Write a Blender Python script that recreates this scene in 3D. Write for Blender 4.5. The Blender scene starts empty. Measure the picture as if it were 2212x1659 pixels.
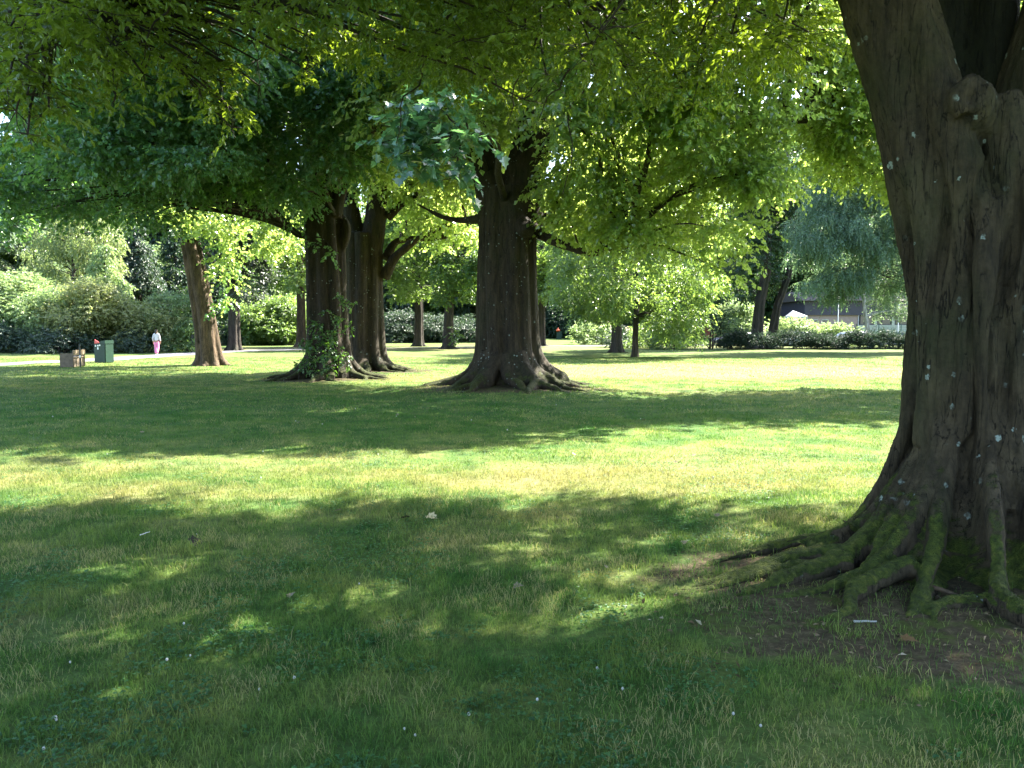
import bpy, bmesh, math, random
import numpy as np
from mathutils import Vector, noise, Matrix
rng = np.random.default_rng(11)
random.seed(5)
R = math.radians
scene = bpy.context.scene
COL = scene.collection

# ---------------------------------------------------------------- camera
PITCH = R(3.91)
FPX = 1703.0                       # focal length measured in a 2212 px wide picture
cam_d = bpy.data.cameras.new('camera')
cam_d.sensor_width = 36.0
cam_d.lens = 36.0 * FPX / 2212.0
cam_d.clip_start = 0.05
cam_d.clip_end = 4000
cam = bpy.data.objects.new('camera', cam_d)
COL.objects.link(cam)
cam.location = (0, 0, 1.6)
cam.rotation_euler = (math.pi / 2 - PITCH, 0, 0)
scene.camera = cam

def P(px, py, d):
    """World point seen at (px, py) of the 2212 px wide photograph, d metres ahead."""
    u = (px - 1106) / FPX; v = (829.5 - py) / FPX
    y = math.cos(PITCH) + v * math.sin(PITCH)
    z = -math.sin(PITCH) + v * math.cos(PITCH)
    s = d / y
    return np.array([u * s, d, 1.6 + z * s])

# ---------------------------------------------------------------- sun and sky
SUN_EL, SUN_AZ = R(48), R(50)
SUN = np.array([math.sin(SUN_AZ) * math.cos(SUN_EL), math.cos(SUN_AZ) * math.cos(SUN_EL), math.sin(SUN_EL)])
world = bpy.data.worlds.new('World'); scene.world = world
world.use_nodes = True
wn = world.node_tree.nodes; wl = world.node_tree.links
wn.clear()
sky = wn.new('ShaderNodeTexSky'); sky.sky_type = 'NISHITA'; sky.sun_disc = False
sky.sun_elevation = SUN_EL; sky.sun_rotation = SUN_AZ; sky.air_density = 1.0; sky.dust_density = 1.5
bg = wn.new('ShaderNodeBackground'); bg.inputs['Strength'].default_value = 0.105
wo = wn.new('ShaderNodeOutputWorld')
wl.new(sky.outputs[0], bg.inputs['Color']); wl.new(bg.outputs[0], wo.inputs['Surface'])
sd = bpy.data.lights.new('sun', 'SUN'); sd.energy = 5.0; sd.angle = R(0.53); sd.color = (1.0, 0.945, 0.83)
so = bpy.data.objects.new('sun', sd); COL.objects.link(so)
so.rotation_euler = Vector(SUN).to_track_quat('Z', 'Y').to_euler(); so.location = (30, 30, 60)
scene.view_settings.view_transform = 'Standard'
scene.view_settings.look = 'None'
scene.view_settings.exposure = 3.2
scene.view_settings.gamma = 1.0
cy = scene.cycles
cy.max_bounces = 9; cy.diffuse_bounces = 5; cy.glossy_bounces = 2; cy.transmission_bounces = 4
cy.transparent_max_bounces = 4; cy.use_denoising = True
cy.caustics_reflective = False; cy.caustics_refractive = False
cy.sample_clamp_indirect = 6

# ---------------------------------------------------------------- objects and naming
def tag(o, label=None, cat=None, group=None, kind=None):
    if label: o['label'] = label
    if cat: o['category'] = cat
    if group: o['group'] = group
    if kind: o['kind'] = kind
    return o

def thing(name, label, cat, loc=(0, 0, 0), rz=0.0, group=None):
    o = bpy.data.objects.new(name, None); COL.objects.link(o)
    o.location = loc; o.rotation_euler = (0, 0, rz)
    o.empty_display_size = .2
    return tag(o, label, cat, group)

def copy_tree(o, parent=None):
    c = o.copy(); COL.objects.link(c); c.parent = parent
    for ch in list(o.children):
        copy_tree(ch, c)
    return c

class MB:
    """Collects vertices and faces and links them as one mesh object."""
    def __init__(s):
        s.v = []; s.f = []; s.a = []; s.n = 0
    def add(s, V, F, rnd=None):
        V = np.asarray(V, float).reshape(-1, 3); F = np.asarray(F, np.int64)
        s.v.append(V); s.f.append(F + s.n); s.n += len(V)
        s.a.append(np.full(len(F), .5) if rnd is None else np.asarray(rnd, float))
        return s
    def box(s, c, size, rz=0.0, bev=0.0):
        x, y, z = [k / 2 for k in size]
        if bev <= 0:
            V = np.array([[i * x, j * y, k * z] for k in (-1, 1) for j in (-1, 1) for i in (-1, 1)], float)
            F = [[0, 2, 3, 1], [4, 5, 7, 6], [0, 1, 5, 4], [2, 6, 7, 3], [0, 4, 6, 2], [1, 3, 7, 5]]
        else:
            bm = bmesh.new(); bmesh.ops.create_cube(bm, size=1)
            for q in bm.verts: q.co = Vector((q.co.x * size[0], q.co.y * size[1], q.co.z * size[2]))
            bmesh.ops.bevel(bm, geom=list(bm.edges), offset=bev, segments=2, affect='EDGES')
            bmesh.ops.triangulate(bm, faces=bm.faces)
            bm.verts.ensure_lookup_table()
            V = np.array([q.co[:] for q in bm.verts]); F = [[q.index for q in f.verts] for f in bm.faces]
            bm.free()
        if rz:
            ca, sa = math.cos(rz), math.sin(rz)
            V = np.stack([V[:, 0] * ca - V[:, 1] * sa, V[:, 0] * sa + V[:, 1] * ca, V[:, 2]], 1)
        return s.add(V + np.asarray(c, float), F)
    def tube(s, pts, rad, sides=8, cap=True):
        pts = np.asarray(pts, float); n = len(pts)
        rad = np.broadcast_to(np.asarray(rad, float), (n,))
        T = np.gradient(pts, axis=0); T /= np.linalg.norm(T, axis=1, keepdims=True) + 1e-9
        ref = np.array([0, 0, 1.0]) if abs(T[:, 2]).mean() < .8 else np.array([1.0, .13, 0])
        A = np.cross(T, ref); A /= np.linalg.norm(A, axis=1, keepdims=True) + 1e-9
        B = np.cross(T, A)
        th = np.linspace(0, 2 * math.pi, sides, endpoint=False)
        V = pts[:, None] + rad[:, None, None] * (A[:, None] * np.cos(th)[None, :, None] + B[:, None] * np.sin(th)[None, :, None])
        i = np.arange(n - 1)[:, None] * sides; j = np.arange(sides)[None]; k = (j + 1) % sides
        F = np.stack([i + j, i + k, i + k + sides, i + j + sides], -1).reshape(-1, 4)
        V = V.reshape(-1, 3)
        s.add(V, F)
        if cap:
            s.add(np.vstack([V[:sides], pts[:1]]), [[a, sides, (a + 1) % sides] for a in range(sides)])
            s.add(np.vstack([V[-sides:], pts[-1:]]), [[a, (a + 1) % sides, sides] for a in range(sides)])
        return s
    def lathe(s, prof, c=(0, 0, 0), sides=16):
        prof = np.asarray(prof, float); n = len(prof)
        th = np.linspace(0, 2 * math.pi, sides, endpoint=False)
        V = np.stack([prof[:, None, 0] * np.cos(th), prof[:, None, 0] * np.sin(th), np.broadcast_to(prof[:, None, 1], (n, sides))], -1).reshape(-1, 3)
        i = np.arange(n - 1)[:, None] * sides; j = np.arange(sides)[None]; k = (j + 1) % sides
        F = np.stack([i + j, i + k, i + k + sides, i + j + sides], -1).reshape(-1, 4)
        return s.add(V + np.asarray(c, float), F)
    def mesh(s, name, off=(0, 0, 0), smooth=False):
        me = bpy.data.meshes.new(name)
        V = np.concatenate(s.v) - np.asarray(off, float)
        me.vertices.add(len(V)); me.vertices.foreach_set('co', V.astype(np.float32).ravel())
        li = []; tot = []
        for F in s.f:
            li.append(F.ravel()); tot.append(np.full(len(F), F.shape[1]))
        li = np.concatenate(li); tot = np.concatenate(tot)
        me.loops.add(len(li)); me.loops.foreach_set('vertex_index', li.astype(np.int32))
        me.polygons.add(len(tot))
        st = np.concatenate([[0], np.cumsum(tot)[:-1]])
        me.polygons.foreach_set('loop_start', st.astype(np.int32))
        me.polygons.foreach_set('use_smooth', np.full(len(tot), smooth))
        at = me.attributes.new('rnd', 'FLOAT', 'FACE')
        at.data.foreach_set('value', np.concatenate(s.a).astype(np.float32))
        me.update(calc_edges=True)
        return me
    def build(s, name, mat, parent=None, off=(0, 0, 0), smooth=False):
        me = s.mesh(name, off, smooth); me.materials.append(mat)
        o = bpy.data.objects.new(name, me); COL.objects.link(o)
        if parent is not None: o.parent = parent
        return o

# ---------------------------------------------------------------- materials
def mat_new(name):
    m = bpy.data.materials.new(name); m.use_nodes = True
    nt = m.node_tree; nt.nodes.clear()
    return m, nt, nt.nodes, nt.links

def N_(nt, typ, **kw):
    n = nt.nodes.new(typ)
    for k, v in kw.items():
        if k.startswith('i_'):
            key = k[2:]
            key = int(key) if key.isdigit() else key.replace('_', ' ')
            n.inputs[key].default_value = v
        else:
            setattr(n, k, v)
    return n

def ramp(nt, fac, stops):
    n = nt.nodes.new('ShaderNodeValToRGB')
    e = n.color_ramp.elements
    while len(e) < len(stops): e.new(.5)
    for q, (p, c) in zip(e, stops):
        q.position = p; q.color = (*c, 1) if len(c) == 3 else c
    nt.links.new(fac, n.inputs[0])
    return n.outputs[0]

def mixc(nt, fac, a, b, blend='MIX'):
    n = nt.nodes.new('ShaderNodeMix'); n.data_type = 'RGBA'; n.blend_type = blend
    for inp, v in ((n.inputs[0], fac), (n.inputs[6], a), (n.inputs[7], b)):
        if isinstance(v, (int, float)): inp.default_value = v
        elif isinstance(v, tuple): inp.default_value = (*v, 1) if len(v) == 3 else v
        else: nt.links.new(v, inp)
    return n.outputs[2]

def math_(nt, op, a, b=0.0, c=0.0, clamp=False):
    n = nt.nodes.new('ShaderNodeMath'); n.operation = op; n.use_clamp = clamp
    for k, v in enumerate((a, b, c)):
        if isinstance(v, (int, float)): n.inputs[k].default_value = v
        else: nt.links.new(v, n.inputs[k])
    return n.outputs[0]

def mapr(nt, v, a, b, c=0.0, d=1.0, smooth=True):
    n = nt.nodes.new('ShaderNodeMapRange')
    if smooth: n.interpolation_type = 'SMOOTHSTEP'
    nt.links.new(v, n.inputs[0])
    for k, x in zip((1, 2, 3, 4), (a, b, c, d)): n.inputs[k].default_value = x
    return n.outputs[0]

def noise_(nt, vec, scale, detail=4, rough=.55, out='Fac'):
    n = N_(nt, 'ShaderNodeTexNoise'); n.inputs['Scale'].default_value = scale
    n.inputs['Detail'].default_value = detail; n.inputs['Roughness'].default_value = rough
    if vec is not None: nt.links.new(vec, n.inputs['Vector'])
    return n.outputs[out]

def scaled(nt, vec, s, loc=(0, 0, 0)):
    n = nt.nodes.new('ShaderNodeMapping'); n.inputs['Scale'].default_value = s; n.inputs['Location'].default_value = loc
    nt.links.new(vec, n.inputs['Vector']); return n.outputs[0]

def leaf_mat(name, stops, trans, tf=.42, rough=.42, spec=.45):
    """Leaf: reflecting top and light coming through; each leaf has its own shade of green."""
    m, nt, n, l = mat_new(name)
    at = N_(nt, 'ShaderNodeAttribute', attribute_name='rnd')
    c = ramp(nt, at.outputs['Fac'], stops)
    p = N_(nt, 'ShaderNodeBsdfPrincipled'); l.new(c, p.inputs['Base Color'])
    p.inputs['Roughness'].default_value = rough; p.inputs['Specular IOR Level'].default_value = spec
    t = N_(nt, 'ShaderNodeBsdfTranslucent')
    tc = ramp(nt, at.outputs['Fac'], [(0, tuple(k * .75 for k in trans)), (.6, trans), (1, tuple(min(1, k * 1.25) for k in trans))])
    l.new(tc, t.inputs['Color'])
    mx = N_(nt, 'ShaderNodeMixShader'); mx.inputs[0].default_value = tf
    l.new(p.outputs[0], mx.inputs[1]); l.new(t.outputs[0], mx.inputs[2])
    o = N_(nt, 'ShaderNodeOutputMaterial'); l.new(mx.outputs[0], o.inputs['Surface'])
    return m

def flat_mat(name, col, rough=.6, spec=.4, metal=0.0, var=.25, scale=6.0, bump=0.0):
    m, nt, n, l = mat_new(name)
    tc = N_(nt, 'ShaderNodeTexCoord')
    f = noise_(nt, tc.outputs['Object'], scale, 5)
    a = tuple(k * (1 - var) for k in col); b = tuple(min(1, k * (1 + var)) for k in col)
    c = ramp(nt, f, [(.3, a), (.7, b)])
    p = N_(nt, 'ShaderNodeBsdfPrincipled'); l.new(c, p.inputs['Base Color'])
    p.inputs['Roughness'].default_value = rough; p.inputs['Metallic'].default_value = metal
    p.inputs['Specular IOR Level'].default_value = spec
    if bump:
        b_ = N_(nt, 'ShaderNodeBump'); b_.inputs['Strength'].default_value = bump; b_.inputs['Distance'].default_value = .02
        l.new(noise_(nt, tc.outputs['Object'], scale * 5, 6), b_.inputs['Height']); l.new(b_.outputs[0], p.inputs['Normal'])
    o = N_(nt, 'ShaderNodeOutputMaterial'); l.new(p.outputs[0], o.inputs['Surface'])
    return m

def bark_mat(name, dark, light, algae=(.045, .06, .02), lichen=0.0, moss=0.0, mossh=.9, vs=1.0, algf=.6):
    m, nt, n, l = mat_new(name)
    tc = N_(nt, 'ShaderNodeTexCoord'); ob = tc.outputs['Object']
    st = scaled(nt, ob, (7 * vs, 7 * vs, 1.1 * vs))
    n1 = noise_(nt, st, 2.2, 8, .65)
    n2 = noise_(nt, ob, 1.4 * vs, 4)
    n3 = noise_(nt, ob, 30 * vs, 5, .7)
    c = ramp(nt, n1, [(.3, dark), (.5, tuple((a + b) / 2 for a, b in zip(dark, light))), (.72, light)])
    c = mixc(nt, mapr(nt, n2, .42, .68, 0, algf), c, algae)
    c = mixc(nt, mapr(nt, n3, .35, .75, 0, .45), c, tuple(k * .45 for k in dark))
    n4 = noise_(nt, scaled(nt, ob, (1, 1, .45), (5, 2, 1)), 3.6 * vs, 6, .65)
    c = mixc(nt, mapr(nt, n4, .5, .70, 0, .35), c, tuple(k * 1.3 for k in light))
    c = mixc(nt, mapr(nt, n4, .44, .3, 0, .4), c, tuple(k * .6 for k in dark))
    crack_n = N_(nt, 'ShaderNodeTexNoise'); crack_n.inputs['Scale'].default_value = 3.0; crack_n.inputs['Detail'].default_value = 6
    l.new(scaled(nt, ob, (6 * vs, 6 * vs, .55 * vs), (3, 1, 7)), crack_n.inputs['Vector'])
    ck = math_(nt, 'ABSOLUTE', math_(nt, 'SUBTRACT', crack_n.outputs['Fac'], .5))
    crack = mapr(nt, ck, 0, .016, .75, 0)
    crack = math_(nt, 'MULTIPLY', crack, mapr(nt, noise_(nt, ob, 2.3 * vs, 2), .40, .52))
    c = mixc(nt, crack, c, tuple(k * .25 for k in dark))
    if lichen > 0:
        vo = N_(nt, 'ShaderNodeTexVoronoi'); vo.inputs['Scale'].default_value = 15
        wv = N_(nt, 'ShaderNodeVectorMath', operation='ADD'); l.new(ob, wv.inputs[0])
        nn = N_(nt, 'ShaderNodeTexNoise'); nn.inputs['Scale'].default_value = 60; nn.inputs['Detail'].default_value = 3; l.new(ob, nn.inputs['Vector'])
        sc = N_(nt, 'ShaderNodeVectorMath', operation='SCALE'); sc.inputs['Scale'].default_value = .035
        l.new(nn.outputs['Color'], sc.inputs[0]); l.new(sc.outputs[0], wv.inputs[1]); l.new(wv.outputs[0], vo.inputs['Vector'])
        sep = N_(nt, 'ShaderNodeSeparateColor'); l.new(vo.outputs['Color'], sep.inputs[0])
        size = mapr(nt, sep.outputs[0], .66, 1.0, .0, .40, False)
        sp = math_(nt, 'LESS_THAN', vo.outputs['Distance'], size)
        sp = math_(nt, 'MULTIPLY', sp, mapr(nt, noise_(nt, ob, 2.6, 4, .6), .53 - .04 * lichen, .60))
        sp = math_(nt, 'MULTIPLY', sp, mapr(nt, noise_(nt, ob, 70, 2), .38, .5, .25, 1))
        c = mixc(nt, math_(nt, 'MULTIPLY', sp, .75), c, (.25, .31, .28))
    rough = .85
    geo = N_(nt, 'ShaderNodeNewGeometry')
    hb = math_(nt, 'MULTIPLY', n1, 1.0)
    hb = math_(nt, 'SUBTRACT', hb, math_(nt, 'MULTIPLY', crack, .6))
    hb = math_(nt, 'ADD', hb, math_(nt, 'MULTIPLY', n3, .35))
    if moss > 0:
        sx = N_(nt, 'ShaderNodeSeparateXYZ'); l.new(ob, sx.inputs[0])
        sn = N_(nt, 'ShaderNodeSeparateXYZ'); l.new(geo.outputs['Normal'], sn.inputs[0])
        low = mapr(nt, sx.outputs['Z'], mossh * 1.35, 0, 0, 1.05, False)
        up = mapr(nt, sn.outputs['Z'], -.35, .75, .12, 1.15)
        mk = math_(nt, 'MULTIPLY', low, up)
        mk = math_(nt, 'ADD', mk, math_(nt, 'MULTIPLY', math_(nt, 'SUBTRACT', noise_(nt, ob, 5.5, 6, .7), .5), 1.7))
        mk = mapr(nt, mk, .68, .98, 0, moss)
        mc = ramp(nt, noise_(nt, ob, 24, 5), [(.3, (.014, .024, .004)), (.52, (.045, .065, .008)), (.75, (.11, .125, .018))])
        c = mixc(nt, mk, c, mc)
        hb = math_(nt, 'ADD', hb, math_(nt, 'MULTIPLY', mk, math_(nt, 'MULTIPLY', noise_(nt, ob, 90, 4), 1.6)))
    p = N_(nt, 'ShaderNodeBsdfPrincipled'); l.new(c, p.inputs['Base Color'])
    p.inputs['Roughness'].default_value = rough; p.inputs['Specular IOR Level'].default_value = .2
    b_ = N_(nt, 'ShaderNodeBump'); b_.inputs['Strength'].default_value = .9; b_.inputs['Distance'].default_value = .03 / vs
    l.new(hb, b_.inputs['Height']); l.new(b_.outputs[0], p.inputs['Normal'])
    o = N_(nt, 'ShaderNodeOutputMaterial'); l.new(p.outputs[0], o.inputs['Surface'])
    return m

# ---------------------------------------------------------------- terrain
HERO = np.array([3.22, 5.42]); T1 = np.array([-.12, 21.4]); T2 = np.array([-5.9, 25.3]); T3 = np.array([-5.15, 30.4])
MOUNDS = [(HERO, .10, 1.7), (T1, .16, 2.6), (T2, .12, 2.4), (T3, .08, 2.2)]
def zg(x, y):
    x = np.asarray(x, float); y = np.asarray(y, float)
    z = .022 * np.sin(x * .83 + 1.3) * np.sin(y * .71) + .012 * np.sin(x * 2.1 + y * 1.3) + .03 * np.sin(x * .21 + .5) * np.sin(y * .17 + 2)
    for c, h, s in MOUNDS:
        z = z + h * np.exp(-((x - c[0]) ** 2 + (y - c[1]) ** 2) / (s * s))
    far = np.clip((y - 75) / 60, 0, 1)
    return z * np.clip(1.4 - np.hypot(x, y) / 120, .1, 1) + .55 * far * far * (3 - 2 * far)
def gp(px, py=None, d=None):
    """Ground point under picture column px at distance d (or at picture row py)."""
    if d is None: d = 2725.0 / (py - 713)
    x = (px - 1106) / FPX * d
    return np.array([x, d, float(zg(x, d))])

def lawn_colour(nt, rnd=None):
    """Shared by the soil sheet and the blades so that dry and green patches, with the lit and shaded tones put in, agree."""
    geo = N_(nt, 'ShaderNodeNewGeometry'); pos = geo.outputs['Position']
    flat = scaled(nt, pos, (1, 1, 0))
    wide = noise_(nt, scaled(nt, pos, (.6, 1, 0)), .28, 4, .6)
    mid = noise_(nt, flat, 1.15, 5, .65)
    fine = noise_(nt, flat, 9, 4, .7)
    c = ramp(nt, mid, [(.30, (.030, .10, .022)), (.5, (.104, .166, .040)), (.70, (.215, .238, .075))])
    dry = math_(nt, 'ADD', math_(nt, 'MULTIPLY', wide, .62), math_(nt, 'MULTIPLY', mid, .38))
    sx = N_(nt, 'ShaderNodeSeparateXYZ'); nt.links.new(pos, sx.inputs[0])
    def blob(cx, cy_, rx, ry, amp):
        a = math_(nt, 'DIVIDE', math_(nt, 'SUBTRACT', sx.outputs[0], cx), rx)
        b = math_(nt, 'DIVIDE', math_(nt, 'SUBTRACT', sx.outputs[1], cy_), ry)
        q = math_(nt, 'ADD', math_(nt, 'MULTIPLY', a, a), math_(nt, 'MULTIPLY', b, b))
        return mapr(nt, q, 1.0, 0.0, 0, amp)
    worn = blob(8, 31, 12, 7, .34)  # worn also carries the yellow put in for the sunlit band
    for z in ((1.6, 8.4, 3.2, 1.3, .20), (-3, 9, 5, 2.2, .07), (4, 10.5, 4, 1.8, .07), (-2.6, 26.5, 4, 3, .16), (-3.4, 7.6, 1.6, .9, .12), (-14, 68, 22, 9, .25),
              (-2.4, 4.2, 1.3, .8, .10), (10, 75, 30, 14, .12), (-1.3, 10.4, 1.6, .7, .12)):
        worn = math_(nt, 'ADD', worn, blob(*z))  # dry patches; those in the sunlit band also put its yellow into the turf
    green = math_(nt, 'ADD', blob(-4, 15.5, 15, 6.5, .22), blob(-1, 3.6, 6, 3.2, .07))  # greener turf, with the shade under the crowns put into its colour
    dry = math_(nt, 'SUBTRACT', math_(nt, 'ADD', dry, worn), green)  # dry now holds the sunlit yellow and crown shade as well
    tuft = noise_(nt, flat, 5.5, 5, .7)
    c = mixc(nt, 1.0, c, ramp(nt, tuft, [(.28, (.42, .52, .5)), (.5, (1, 1, 1)), (.72, (1.35, 1.2, 1.2))]), 'MULTIPLY')
    c = mixc(nt, math_(nt, 'MULTIPLY', green, 3.2, clamp=True), c, mixc(nt, .55, c, (.026, .13, .018)))
    dk = mapr(nt, dry, .46, .76, 0, .92)
    dc = ramp(nt, fine, [(.3, (.15, .145, .055)), (.7, (.28, .255, .12))])
    c = mixc(nt, dk, c, dc)
    return c, sx, flat, fine, mid
# ---------------------------------------------------------------- lawn sheet
def soil_dist(x, y):
    """0 in the middle of the bare soil by the big trunk, 1 at its rim."""
    return np.minimum(np.hypot((x - 2.75) / 2.0, (y - 4.15) / 1.0), np.hypot((x - 2.3) / 1.5, (y - 4.95) / .75))

def build_ground():
    m, nt, n, l = mat_new('lawn_soil')
    c, sx, flat, fine, mid = lawn_colour(nt)
    # thatch between the blades
    c = mixc(nt, mapr(nt, noise_(nt, flat, 34, 3, .7), .4, .65, 0, .55), c, (.06, .07, .02))
    c = mixc(nt, 1.0, c, (.74, .74, .74), 'MULTIPLY')  # self-shadow of unmodelled blades is put into the sheet colour
    def el(cx, cy_, rx, ry):
        a = math_(nt, 'DIVIDE', math_(nt, 'SUBTRACT', sx.outputs[0], cx), rx)
        b = math_(nt, 'DIVIDE', math_(nt, 'SUBTRACT', sx.outputs[1], cy_), ry)
        return math_(nt, 'SQRT', math_(nt, 'ADD', math_(nt, 'MULTIPLY', a, a), math_(nt, 'MULTIPLY', b, b)))
    s = math_(nt, 'MINIMUM', el(2.75, 4.15, 2.0, 1.0), el(2.3, 4.95, 1.5, .75))
    for q in ((T1[0], T1[1] - .6, 3.0, 1.9), (T2[0], T2[1] - .5, 2.6, 1.6), (T3[0] + .3, T3[1], 2.2, 1.6)):
        s = math_(nt, 'MINIMUM', s, el(*q))
    s = math_(nt, 'ADD', s, math_(nt, 'MULTIPLY', math_(nt, 'SUBTRACT', noise_(nt, flat, 2.6, 6, .7), .5), 1.3))
    sk = mapr(nt, s, 1.02, .72)
    sc = ramp(nt, noise_(nt, flat, 16, 6, .75), [(.3, (.020, .017, .009)), (.5, (.055, .044, .025)), (.68, (.11, .088, .05)), (.8, (.20, .165, .10))])
    sc = mixc(nt, mapr(nt, noise_(nt, flat, 3.1, 5, .7), .52, .64, 0, .8), sc, (.05, .07, .012))
    c = mixc(nt, sk, c, sc)
    p = N_(nt, 'ShaderNodeBsdfPrincipled'); l.new(c, p.inputs['Base Color'])
    p.inputs['Roughness'].default_value = .95; p.inputs['Specular IOR Level'].default_value = .1
    b_ = N_(nt, 'ShaderNodeBump'); b_.inputs['Strength'].default_value = .8; b_.inputs['Distance'].default_value = .03
    l.new(noise_(nt, flat, 28, 6, .75), b_.inputs['Height']); l.new(b_.outputs[0], p.inputs['Normal'])
    o = N_(nt, 'ShaderNodeOutputMaterial'); l.new(p.outputs[0], o.inputs['Surface'])
    u = np.linspace(-1, 1, 181); xs = 60 * u + 1400 * np.sign(u) * np.abs(u) ** 9
    w = np.linspace(0, 1, 240); ys = -12 + 132 * w ** 1.6 + 1500 * w ** 14
    ys = np.concatenate([[-400, -100, -40], ys])
    X, Y = np.meshgrid(xs, ys)
    Z = zg(X, Y)
    V = np.stack([X, Y, Z], -1).reshape(-1, 3)
    nx = len(xs)
    i, j = np.meshgrid(np.arange(len(ys) - 1), np.arange(nx - 1), indexing='ij')
    a = (i * nx + j).ravel()
    b = MB(); b.add(V, np.stack([a, a + 1, a + nx + 1, a + nx], -1))
    o = b.build('lawn', m, smooth=True)
    tag(o, 'mown park lawn with dry tan patches and worn soil under trunks', 'lawn', kind='structure')

PATH = np.array([(-44, 22), (-31, 28), (-24.5, 35), (-22.4, 42), (-22.3, 49), (-22.0, 56), (-19, 64), (-11, 71.5), (0, 77), (14, 82), (30, 86), (60, 88)], float)
def spline(pts, n):
    pts = np.asarray(pts, float); m = len(pts)
    t = np.linspace(0, m - 1.0001, n); k = t.astype(int); f = (t - k)[:, None]
    p0 = pts[np.clip(k - 1, 0, m - 1)]; p1 = pts[k]; p2 = pts[np.clip(k + 1, 0, m - 1)]; p3 = pts[np.clip(k + 2, 0, m - 1)]
    return .5 * (2 * p1 + (p2 - p0) * f + (2 * p0 - 5 * p1 + 4 * p2 - p3) * f ** 2 + (3 * p1 - p0 - 3 * p2 + p3) * f ** 3)
PATHC = spline(PATH, 160)
def path_dist(x, y):
    return np.min(np.hypot(x[:, None] - PATHC[None, :, 0], y[:, None] - PATHC[None, :, 1]), 1)

def build_path():
    m = flat_mat('path_asphalt', (.10, .095, .105), .9, .2, var=.15, scale=1.3, bump=.4)
    T = np.gradient(PATHC, axis=0); T /= np.linalg.norm(T, axis=1, keepdims=True)
    Nn = np.stack([-T[:, 1], T[:, 0]], 1)
    rows = []
    for k in np.linspace(-1.5, 1.5, 7):
        q = PATHC + Nn * k
        rows.append(np.stack([q[:, 0], q[:, 1], zg(q[:, 0], q[:, 1]) + .012 + .02 * (1 - (k / 1.5) ** 2)], 1))
    V = np.stack(rows, 1).reshape(-1, 3); nx = 7
    i, j = np.meshgrid(np.arange(159), np.arange(6), indexing='ij'); a = (i * nx + j).ravel()
    b = MB(); b.add(V, np.stack([a, a + 1, a + nx + 1, a + nx], -1))
    o = b.build('path', m, smooth=True)
    tag(o, 'pale grey asphalt footpath curving past the bench and bin', 'path', kind='structure')

def vn(x, y, sc, seed=0):
    """Smooth value noise, 0 to 1."""
    g = np.random.default_rng(900 + seed).random((256, 256)); u = x * sc; v = y * sc
    i = np.floor(u).astype(int); j = np.floor(v).astype(int); a = u - i; b = v - j; a = a * a * (3 - 2 * a); b = b * b * (3 - 2 * b)
    q = lambda p, r: g[p % 256, r % 256]
    return (q(i, j) * (1 - a) + q(i + 1, j) * a) * (1 - b) + (q(i, j + 1) * (1 - a) + q(i + 1, j + 1) * a) * b

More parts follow.
